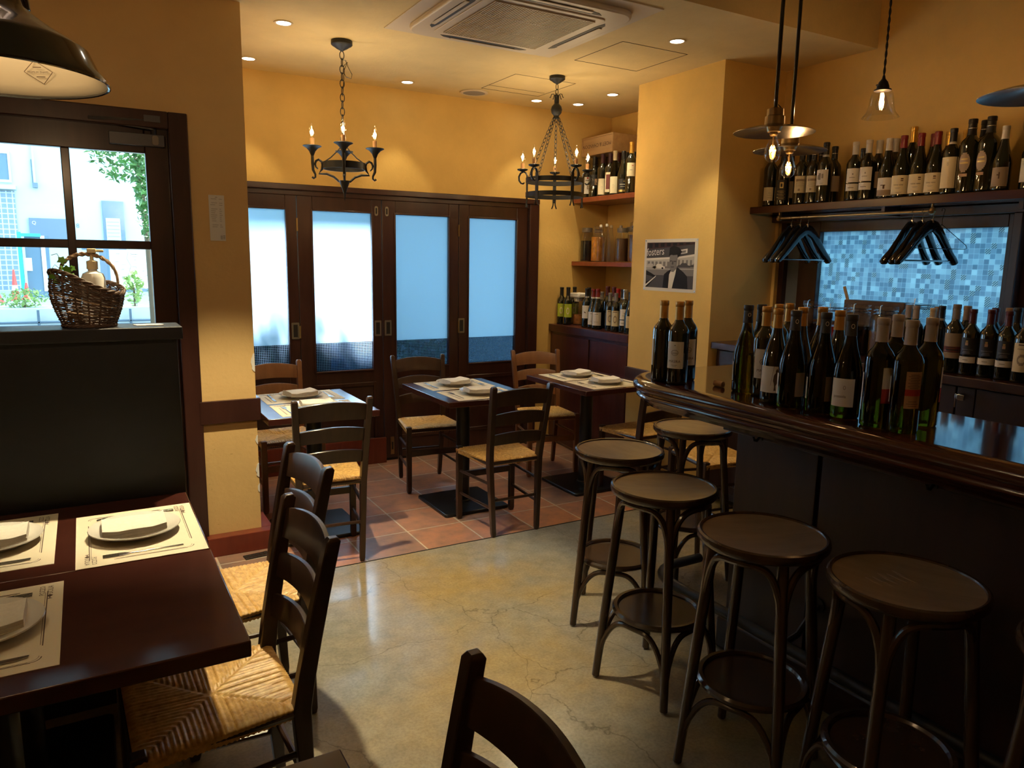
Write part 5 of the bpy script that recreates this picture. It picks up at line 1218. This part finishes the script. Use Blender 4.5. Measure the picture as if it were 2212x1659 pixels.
pol(4, [(.69, .74), (.86, .77), (.86, .86), (.69, .83)], 3); pol(2, [(.72, .76), (.83, .78), (.83, .83), (.72, .81)], 4)
pol(2, R4(0, 1, .28, .47), 2); pol(3, [(0, .40), (1, .42), (1, .435), (0, .42)], 3)
car = [(0, 0), (.02, .045), (.07, .055), (.10, .095), (.19, .095), (.22, .05), (.27, .04), (.27, 0)]
for cx, cy_, m in ((.14, .43, 4), (-.05, .435, 3), (.66, .46, 1), (.92, .47, 1)): pol(m, [(max(0, min(1, cx + u)), cy_ + v) for u, v in car], 4)
for cx in (.19, .36): pol(0, [(cx + .022 * cos(a), .435 + .022 * sin(a)) for a in [2 * pi * k / 10 for k in range(10)]], 5)
pol(0, [(0, .0), (0, .38), (.12, .32), (.20, .27), (.20, .22), (.04, 0)], 5); pol(4, [(0, .02), (.22, .24), (.23, .27), (0, .06)], 6); pol(1, [(0, .28), (.12, .25), (.18, .22), (.1, .16), (0, .12)], 6)
# figure: coat, shirt, neck, face, cap
pol(0, [(.38, 0), (.40, .30), (.47, .37), (.56, .42), (.68, .46), (.80, .36), (.88, .27), (.90, 0)], 7)
pol(4, [(.50, 0), (.51, .30), (.55, .40), (.60, .40), (.66, .50), (.64, .32), (.60, .12), (.58, 0)], 8)
pol(2, [(.55, .36), (.53, .42), (.66, .50), (.66, .44), (.60, .36)], 9)
pol(2, [(.505, .64), (.50, .50), (.52, .42), (.57, .385), (.62, .41), (.66, .50), (.67, .66), (.66, .74), (.51, .74)], 10)
pol(1, [(.515, .605), (.555, .61), (.555, .585), (.515, .58)], 11); pol(1, [(.595, .60), (.645, .60), (.645, .575), (.595, .575)], 11); pol(1, [(.565, .60), (.585, .60), (.59, .52), (.555, .52)], 11); pol(1, [(.53, .475), (.61, .475), (.60, .455), (.54, .455)], 11)
pol(0, [(.49, .70), (.50, .88), (.58, .93), (.70, .88), (.75, .80), (.72, .72), (.67, .66), (.665, .73), (.58, .72), (.54, .73)], 12)
mb.build('photograph', mats, ps, smooth=False)
vs, fs = textverts('fosters', .074); MB().add([(-.0024, -(x - .138), y * .95 + .262 - (x * -.02)) for x, y in [(a * .86, c) for a, c in vs] for _ in (0,)], fs)
mt = MB(); mt.add([(-.0024, .150 - x * .9, .268 + y + x * .05) for x, y in vs], fs); mt.build('neon_lettering', 'pwhite', ps, smooth=False)
mb = MB()
for u, v in ((.02, .03), (.98, .03), (.02, .97), (.98, .97)): a = P(u, v); mb.lathe([(.006, 0), (.005, .002), (0, .003)], 12).xf(Matrix.Translation((-.0014, a[0], a[1])) @ Matrix.Rotation(-pi / 2, 4, 'Y'), len(mb.v) - 25)
mb.build('pins', 'steel', ps)

# ------------------------------------------------------------------ ceiling fittings
def bulb_candle(t, x, y, z, flame=True):
    MB().lathe([(0, z), (.012, z), (.012, z + .045), (0, z + .046)], 14, (x, y, 0)).build('candle_sleeve', 'cotton', t)
    MB().lathe([(.008, z + .046), (.0125, z + .058), (.0165, z + .075), (.0160, z + .090), (.0095, z + .112), (.003, z + .128), (0, z + .132)], 16, (x, y, 0)).build('bulb', 'bulbg', t)
    MB().lathe([(0, z + .068), (.0045, z + .071), (.0062, z + .077), (.0045, z + .083), (.0010, z + .088), (.0006, z + .108), (0, z + .112)], 10, (x, y, 0)).build('filament', 'fil', t)
    MB().tube([(x, y, z + .046), (x, y, z + .068)], .0022, 6).build('filament_stem', 'brass', t)
def point(t, x, y, z, W, r=.012, c=(1, .73, .40)):
    l = bpy.data.lights.new('bulb_light', 'POINT'); l.energy = W; l.shadow_soft_size = r; l.color = c
    o = bpy.data.objects.new('bulb_light', l); COL.objects.link(o); o.parent = t; o.location = (x, y, z)
def chain(mb, a, b, L=.034, wd=.0085, r=.0021):
    a, b = V(a), V(b); d = b - a; n = max(1, round(d.length / (L * .80))); t = d.normalized(); u0 = t.cross(V((1, .3, .1))).normalized(); v0 = t.cross(u0)
    for i in range(n):
        c = a + d * (i + .5) / n; u = u0 if i % 2 else v0
        mb.tube([c + t * (sin(q) * L / 2) + u * (cos(q) * wd) for q in [2 * pi * k / 12 for k in range(12)]], r, 5, closed=True)
    return mb
CANOPY = [(0, 0), (.060, 0), (.061, -.022), (.055, -.028), (.050, -.030), (.030, -.044), (.014, -.052), (.006, -.058), (0, -.060)]
# four-armed chandelier
t = thing('chandelier', 'dark iron chandelier with four trumpet cups of candle bulbs, on the left', 'chandelier', (1.383, 4.415, 0), radians(-18))
MB().lathe([(r, z + ZC) for r, z in CANOPY], 24).build('ceiling_rose', 'iron', t)
mb = chain(MB(), (0, 0, ZC - .06), (-.005, 0, 2.24), .048, .0125, .0026); mb.build('chain', 'iron', t)
MB().tube([(0, 0, 2.70), (.02, 0, 2.70), (.035, 0, 2.66), (.055, 0, 2.625), (.05, 0, 2.60), (.02, 0, 2.61), (.005, 0, 2.64), (.01, 0, 2.67), (.03, .0, 2.69), (.012, .01, 2.65), (.0, 0, 2.5)], .0018, 6).build('loose_cable', 'black', t)
mb = MB(); n = 36; vsr = []
for k in range(n):
    a = 2 * pi * k / n
    for rr, z in ((.118, 2.088), (.118, 2.128), (.122, 2.128), (.122, 2.088)): vsr.append((rr * cos(a), rr * sin(a), z))
mb.add(vsr, [(k * 4 + j, ((k + 1) % n) * 4 + j, ((k + 1) % n) * 4 + (j + 1) % 4, k * 4 + (j + 1) % 4) for k in range(n) for j in range(4)]); mb.build('ring_band', 'iron', t)
MB().lathe([(0, 2.24), (.010, 2.236), (.010, 2.22), (0, 2.216)], 12).build('top_loop', 'iron', t)
MB().lathe([(0, 2.018), (.036, 2.024), (.030, 2.016), (.018, 1.985), (.008, 1.955), (.004, 1.93), (0, 1.905)], 18).build('finial', 'iron', t)
for k in range(4):
    a = pi / 2 * k; c, s_ = cos(a), sin(a); Q = lambda r, z: (r * c, r * s_, z)
    mb = MB()
    mb.tube([Q(.012, 2.222), Q(.035, 2.195), (Q(.075, 2.155)), Q(.118, 2.125)], .0035, 6)
    mb.tube([Q(.030, 2.018), Q(.060, 2.045), Q(.100, 2.060), Q(.145, 2.060), Q(.128, 2.085), Q(.124, 2.11), Q(.128, 2.128), Q(.145, 2.140), Q(.160, 2.132), Q(.166, 2.115), Q(.162, 2.098), Q(.150, 2.086)], [.006, .0065, .007, .006, .007, .007, .007, .007, .0065, .006, .005, .0035], 8)
    mb.tube([Q(.180, 2.165), Q(.180, 2.12), Q(.178, 2.08), Q(.166, 2.055), Q(.166, 2.04), Q(.176, 2.032), Q(.184, 2.04)], [.008, .009, .008, .006, .006, .006, .007], 8)
    mb.build('scroll_arm', 'iron', t)
    MB().lathe([(.006, 2.155), (.010, 2.165), (.018, 2.185), (.034, 2.203), (.055, 2.214), (.053, 2.217), (.030, 2.212), (0, 2.210)], 20, Q(.18, 0)).build('trumpet_cup', 'iron', t)
    x, y, _ = Q(.18, 0); bulb_candle(t, x, y, 2.214); point(t, x, y, 2.296, CANDLE_W)
# five-armed basket chandelier
t = thing('chandelier', 'dark iron basket chandelier with chains and five tall candle bulbs', 'chandelier', (2.868, 4.42, 0))
MB().lathe([(r * .88, z * .9 + ZC) for r, z in CANOPY], 24).build('ceiling_rose', 'iron', t)
mb = chain(MB(), (0, 0, 2.755), (0, 0, 2.685), .040, .011, .0024); mb.build('chain', 'iron', t)
mb = MB(); mb.lathe([(0, 2.685), (.017, 2.683), (.016, 2.63), (.022, 2.622), (.033, 2.61), (.038, 2.59), (.034, 2.568), (.020, 2.552), (.018, 2.545), (.020, 2.538), (.018, 2.53), (0, 2.528)], 20)
for k in range(5):
    a = 2 * pi * k / 5 + .3; mb.tube([(rr * cos(a), rr * sin(a), z) for rr, z in ((.012, 2.675), (.022, 2.69), (.036, 2.688), (.042, 2.672), (.046, 2.664), (.050, 2.668))], .0025, 6)
mb.build('crown_hub', 'iron', t)
def band(r, z0, z1):
    m = MB(); vv = []
    for k in range(40):
        a = 2 * pi * k / 40
        for rr, z in ((r - .0035, z0), (r - .0035, z1), (r, z1), (r, z0)): vv.append((rr * cos(a), rr * sin(a), z))
    return m.add(vv, [(k * 4 + j, ((k + 1) % 40) * 4 + j, ((k + 1) % 40) * 4 + (j + 1) % 4, k * 4 + (j + 1) % 4) for k in range(40) for j in range(4)])
band(.20, 2.105, 2.137).build('ring_band', 'iron', t); band(.20, 2.010, 2.040).build('ring_band', 'iron', t)
for k in range(5):
    a = radians(57 + 72 * k); c, s_ = cos(a), sin(a); Q = lambda r, z, o=0: (r * c - o * s_, r * s_ + o * c, z)
    mb = MB(); w_ = .012
    mb.hexa([Q(.2, 1.985, -w_), Q(.205, 1.985, -w_), Q(.205, 1.985, w_), Q(.2, 1.985, w_)], [Q(.2, 2.16, -w_), Q(.205, 2.16, -w_), Q(.205, 2.16, w_), Q(.2, 2.16, w_)])
    for sg in (-1, 1): mb.tube([Q(.203, 1.99, sg * .006), Q(.203, 1.97, sg * .008), Q(.203, 1.945, sg * .017)], .005, 6)
    mb.tube([Q(.202, 2.16), Q(.212, 2.180), Q(.232, 2.188), Q(.252, 2.178), Q(.264, 2.155), Q(.262, 2.128), Q(.248, 2.110), Q(.232, 2.106), Q(.222, 2.114)], [.006] * 8 + [.004], 7, flat=1.6)
    mb.build('strap_arm', 'iron', t)
    MB().lathe([(0, 2.186), (.012, 2.190), (.034, 2.197), (.038, 2.204), (.036, 2.206), (0, 2.198)], 18, Q(.238, 0)).build('drip_pan', 'iron', t)
    x, y, _ = Q(.238, 0); bulb_candle(t, x, y, 2.20)
    m2 = MB().lathe([(.0125, 2.20), (.0125, 2.285)], 12, (x, y, 0))
    for o in t.children:
        pass
    point(t, x, y, 2.29, CANDLE_W)
    chain(MB(), (.016 * c, .016 * s_, 2.54), (.190 * c, .190 * s_, 2.14), .036, .0095, .0022).build('chain', 'iron', t)
# recessed downlights
M['trimw'] = simple('downlight trim', (.75, .62, .42), .4)
def downlight(x, y, label, k=1, z=ZC):
    t = thing('downlight', label, 'downlight', (x, y, z), 0, 'recessed ceiling downlights')
    MB().lathe([(.038, -.0005), (.050, -.002), (.050, -.0045), (.044, -.006), (.038, -.004)], 28).build('trim_ring', 'trimw', t)
    MB().lathe([(0, -.003), (.038, -.003)], 28).build('lamp_face', 'led', t)
    l = bpy.data.lights.new('downlight_beam', 'SPOT'); l.energy = DOWNLIGHT_W * k; l.spot_size = radians(84 if 1.5 < k < 5 else 66); l.spot_blend = .35; l.shadow_soft_size = .03; l.color = (1, .82, .48)
    o = bpy.data.objects.new('downlight_beam', l); COL.objects.link(o); o.parent = t; o.location = (0, 0, -.012)
for x, y, lb, *kk in ((1.02, 4.26, 'lit downlight nearest the air conditioner on its left side', 2.4), (1.0, 5.12, 'lit downlight touching the yellow wall corner at upper left'), (2.08, 5.145, 'lit downlight between the two chandeliers near the back wall'),
    (2.98, 3.37, 'lit downlight at right beside the square ceiling hatch', 2.8), (3.155, 5.15, 'lit downlight, lower left of the three near the niche'), (3.50, 5.08, 'lit downlight, lower right of the three near the niche'), (3.51, 4.65, 'lit downlight, upper right of the three near the niche', 1.8)):
    downlight(x, y, lb, *kk)
downlight(.62, 3.10, 'lit downlight above the yellow wall corner, out of the picture', 22); downlight(-.75, 2.45, 'lit downlight in the high ceiling over the left tables, out of the picture', 1.8, 3.35); downlight(-.55, 3.35, 'added fill downlight over the black partition, above the picture frame'); downlight(-1.3, 3.35, 'added fill downlight further left over the partition, outside the picture')  # last two are unseen downlights added as warm fill for the left wall
t = thing('ceiling_speaker', 'round flush ceiling speaker near the back wall', 'speaker', (2.62, 5.17, ZC))
MB().lathe([(.082, -.0005), (.105, -.002), (.104, -.008), (.084, -.010), (.082, -.007)], 32).build('rim', 'ac', t); MB().lathe([(0, -.008), (.082, -.007)], 32).build('grille', 'grey', t)
# cassette air conditioner
t = thing('air_conditioner', 'square ceiling cassette air conditioner with a slatted grille', 'air conditioner', (2.03, 3.52, ZC))
MB().box(-.53, .53, -.52, .52, -.006, 0).build('mounting_frame', 'ac', t, .002)
mb = MB(); mb.prism(rrect(-.45, .45, -.44, .44, .11, 8), -.034, -.004); mb.build('fascia', 'ac', t, .010)
mb = MB(); mb.prism(rrect(-.33, .33, -.33, .33, .03, 5), -.040, -.034); mb.build('return_panel', 'ac', t, .003)
mb = MB(); mb.box(-.285, .285, -.285, .285, -.0415, -.040)
mb.build('grille_backing', 'ink', t); mb = MB()
for k in range(44): x = -.28 + .56 * k / 43; mb.box(x - .0035, x + .0035, -.285, .285, -.046, -.041)
for k in range(4): y = -.285 + .57 * (k) / 3; mb.box(-.285, .285, y - .003, y + .003, -.0465, -.041)
mb.build('grille_slats', 'acg', t); 
for a in range(4):
    mb = MB(); pp = [(-.27, .362), (-.20, .352), (.20, .352), (.27, .362), (.24, .385), (.15, .398), (-.15, .398), (-.24, .385)]
    mb.prism([(x, y - .002) for x, y in pp], -.0355, -.033).xf(Matrix.Rotation(a * pi / 2, 4, 'Z')); o = mb.build('air_slot', 'dark', t)
    MB().box(-.20, .20, .372, .394, -.040, -.0355).xf(Matrix.Rotation(a * pi / 2, 4, 'Z')).build('louvre', 'ac', t, .002)

# ------------------------------------------------------------------ pendant lamps
def saucer_lamp(x, y, zr, label, r=.148, top=3.35):
    t = thing('pendant_lamp', label, 'pendant lamp', (x, y, 0), 0, 'saucer shade pendants over the bar')
    MB().lathe([(.030, zr + .028), (.060, zr + .020), (.10, zr + .012), (r, zr - .002), (r, zr - .004), (.10, zr + .008), (.062, zr + .014), (.030, zr + .020), (.030, zr + .028)], 40).build('shade', 'alum', t)
    MB().lathe([(0, zr + .088), (.012, zr + .088), (.030, zr + .082), (.031, zr + .058), (.036, zr + .055), (.037, zr + .026), (.030, zr + .018), (.024, zr + .0), (0, zr - .002)], 20).build('lamp_holder', 'brass', t)
    mb = MB(); mb.tube([(0, 0, zr + .085), (0, 0, top)], .0075, 8); mb.build('rod', 'black', t)
    MB().tube([(.036, 0, zr + .04), (.05, 0, zr + .06), (.04, 0, zr + .085), (.012, 0, zr + .10)], .002, 6).build('cable_loop', 'black', t)
    zb = zr - .002
    MB().lathe([(.013, zb), (.014, zb - .02), (.020, zb - .040), (.029, zb - .062), (.0305, zb - .078), (.024, zb - .098), (.012, zb - .108), (0, zb - .110)], 22).build('bulb', 'bulbg', t)
    MB().lathe([(.0145, zb + .0), (.0155, zb - .008), (.012, zb - .012), (0, zb - .012)], 16).build('bulb_cap', 'brass', t)
    MB().tube([(.0, 0, zb - .012), (0, 0, zb - .052)], .003, 6).build('filament_stem', 'brass', t); mb = MB(); mb.tube([(.010 * cos(2 * pi * k / 12), .010 * sin(2 * pi * k / 12), zb - .066 + .003 * cos(k * 3)) for k in range(12)], .0026, 6, closed=True); mb.build('filament', 'filbar', t)
    point(t, 0, 0, zb - .066, BAR_BULB_W, .012, (1, .55, .22))
saucer_lamp(2.30, 2.035, 2.072, 'front pendant with shallow metal saucer and clear glowing bulb')
saucer_lamp(2.60, 2.21, 2.050, 'rear pendant with shallow metal saucer, partly behind the front one')
saucer_lamp(2.28, 1.115, 2.045, 'pendant saucer shade cut off by the right picture edge')
t = thing('pendant_lamp', 'pendant with clear bell-shaped glass shade on a twisted cord', 'pendant lamp', (3.30, 2.295, 0))
MB().lathe([(.036, 2.388), (.046, 2.375), (.052, 2.35), (.056, 2.315), (.064, 2.290), (.080, 2.268), (.082, 2.266), (.079, 2.270), (.062, 2.292), (.054, 2.316), (.050, 2.35), (.044, 2.373)], 30).build('glass_shade', 'clearg', t)
MB().lathe([(0, 2.455), (.005, 2.455), (.008, 2.440), (.020, 2.425), (.027, 2.405), (.028, 2.395), (.038, 2.392), (.038, 2.386), (.0, 2.384)], 20).build('lamp_holder', 'blackp', t)
mb = MB(); mb.tube([(-.025, 0, 2.405), (-.042, 0, 2.406)], .003, 6); mb.lathe([(0, -.006), (.006, 0), (0, .006)], 10, (-.045, 0, 2.406)); mb.build('switch_key', 'blackp', t)
mb = MB()
for w_ in (0, 1): mb.tube([(.003 * cos(k * .7 + w_ * pi), .003 * sin(k * .7 + w_ * pi), 2.45 + .9 * k / 110) for k in range(111)], .003, 5)
mb.build('twisted_cord', 'blackp', t)
MB().lathe([(.012, 2.384), (.014, 2.37), (.024, 2.345), (.027, 2.328), (.020, 2.305), (0, 2.297)], 20).build('bulb', 'bulbg', t)
mb = MB(); mb.tube([(.004, 0, 2.375), (.005, 0, 2.35), (-.004, 0, 2.335), (.004, 0, 2.322), (-.002, 0, 2.315)], .0028, 6); mb.build('filament', 'filbar', t)
point(t, 0, 0, 2.335, BAR_BULB_W * 1.3, .012, (1, .55, .22))
# big black enamel lamp upper left
t = thing('pendant_lamp', 'large black enamel dome lamp with white inside at the upper left corner', 'pendant lamp', (-.125, 1.80, 0))
MB().lathe([(.060, 2.062), (.068, 2.040), (.073, 2.036), (.080, 2.028), (.112, 2.006), (.150, 1.984), (.168, 1.972), (.184, 1.935), (.197, 1.922), (.200, 1.915), (.201, 1.912)], 56).build('shade', 'enamelb', t)
MB().lathe([(.200, 1.9135), (.196, 1.9155), (.190, 1.922), (.178, 1.932), (.163, 1.966), (.110, 1.999), (.070, 2.022), (.055, 2.026)], 56).build('shade_lining', 'enamelw', t)
MB().tube([(.1995 * cos(2 * pi * k / 56), .1995 * sin(2 * pi * k / 56), 1.912) for k in range(56)], .0032, 6, closed=True).build('rim_bead', 'enamelb', t)
mb = MB()
for a in (0, pi * .66, pi * 1.33): mb.tube([(.066 * cos(a), .066 * sin(a), 2.04), (.060 * cos(a), .060 * sin(a), 2.11), (.040 * cos(a), .040 * sin(a), 2.17)], .007, 8)
mb.lathe([(0, 2.21), (.03, 2.205), (.045, 2.18), (.04, 2.165), (0, 2.16)], 20); mb.tube([(0, 0, 2.2), (0, 0, 3.35)], .006, 8); mb.build('yoke', 'enamelb', t)
MB().lathe([(.050, 2.035), (.052, 2.08), (.036, 2.14), (.03, 2.165)], 24).build('glass_chimney', 'bulbg', t)
MB().lathe([(0, 2.03), (.018, 2.035), (.026, 2.06), (.020, 2.09), (0, 2.11)], 18).build('filament', 'filbar', t)
point(t, 0, 0, 1.99, ENAMEL_W, .03, (1, .70, .38)); point(t, 0, 0, 2.125, 15.0, .02, (1, .66, .36))

mb = MB() # diamond maker's stamp inside the shade
def onl(u, v): # u along circumference (m), v down slope 0..1 between the two lining radii
    r = .176 - .030 * v; z = 1.937 + .039 * v; a = u / .16 + radians(62); return (r * cos(a) * .985, r * sin(a) * .985, z - .001)
def strip(pts, wd): 
    for a, b in zip(pts, pts[1:]):
        d = V((b[0] - a[0], b[1] - a[1])); L = hypot(d.x, d.y * .045); nx, ny = -d.y * .045 / L * wd, d.x / L * wd / .045
        mb.add([onl(a[0] + nx, a[1] + ny), onl(b[0] + nx, b[1] + ny), onl(b[0] - nx, b[1] - ny), onl(a[0] - nx, a[1] - ny)], [(0, 1, 2, 3)])
strip([(-.03, .5), (0, 1.02), (.03, .5), (0, -.02), (-.03, .5)], .0006)
for s, u0, v0, sz in (('PREMIUM', .012, .5, .0056), ('ENAMEL', -.012, .5, .0056)):
    vs, fs = textverts(s, sz); mb.add([onl(u0 - x, v0 + y / .045) for x, y in vs], fs)
for v, w_ in ((.72, .009), (.3, .009)): strip([(-w_, v), (w_, v)], .0008)
mb.build('maker_stamp', 'ink', t, smooth=False)

t = tag(MB().prism([(-.008, -.004), (.004, -.007), (.010, .001), (.003, .007), (-.006, .005)], 0, .004).build('paper_scrap', 'papert', loc=(1.165, 1.815, .0003)), 'tiny white paper scrap lying on the concrete floor', 'litter')
t = thing('floor_grille', 'small dark wire grille lying by the yellow corner baseboard', 'grille', (.70, 3.90, .002), .1)
mb = MB()
for k in range(7): mb.box(-.06 + k * .02, -.058 + k * .02, -.025, .025, .004, .006)
for k in range(3): mb.box(-.062, .064, -.025 + k * .024, -.023 + k * .024, .004, .0065)
mb.build('wires', 'steel', t); MB().box(-.062, .064, -.027, .027, 0, .004).build('base', 'dark', t)
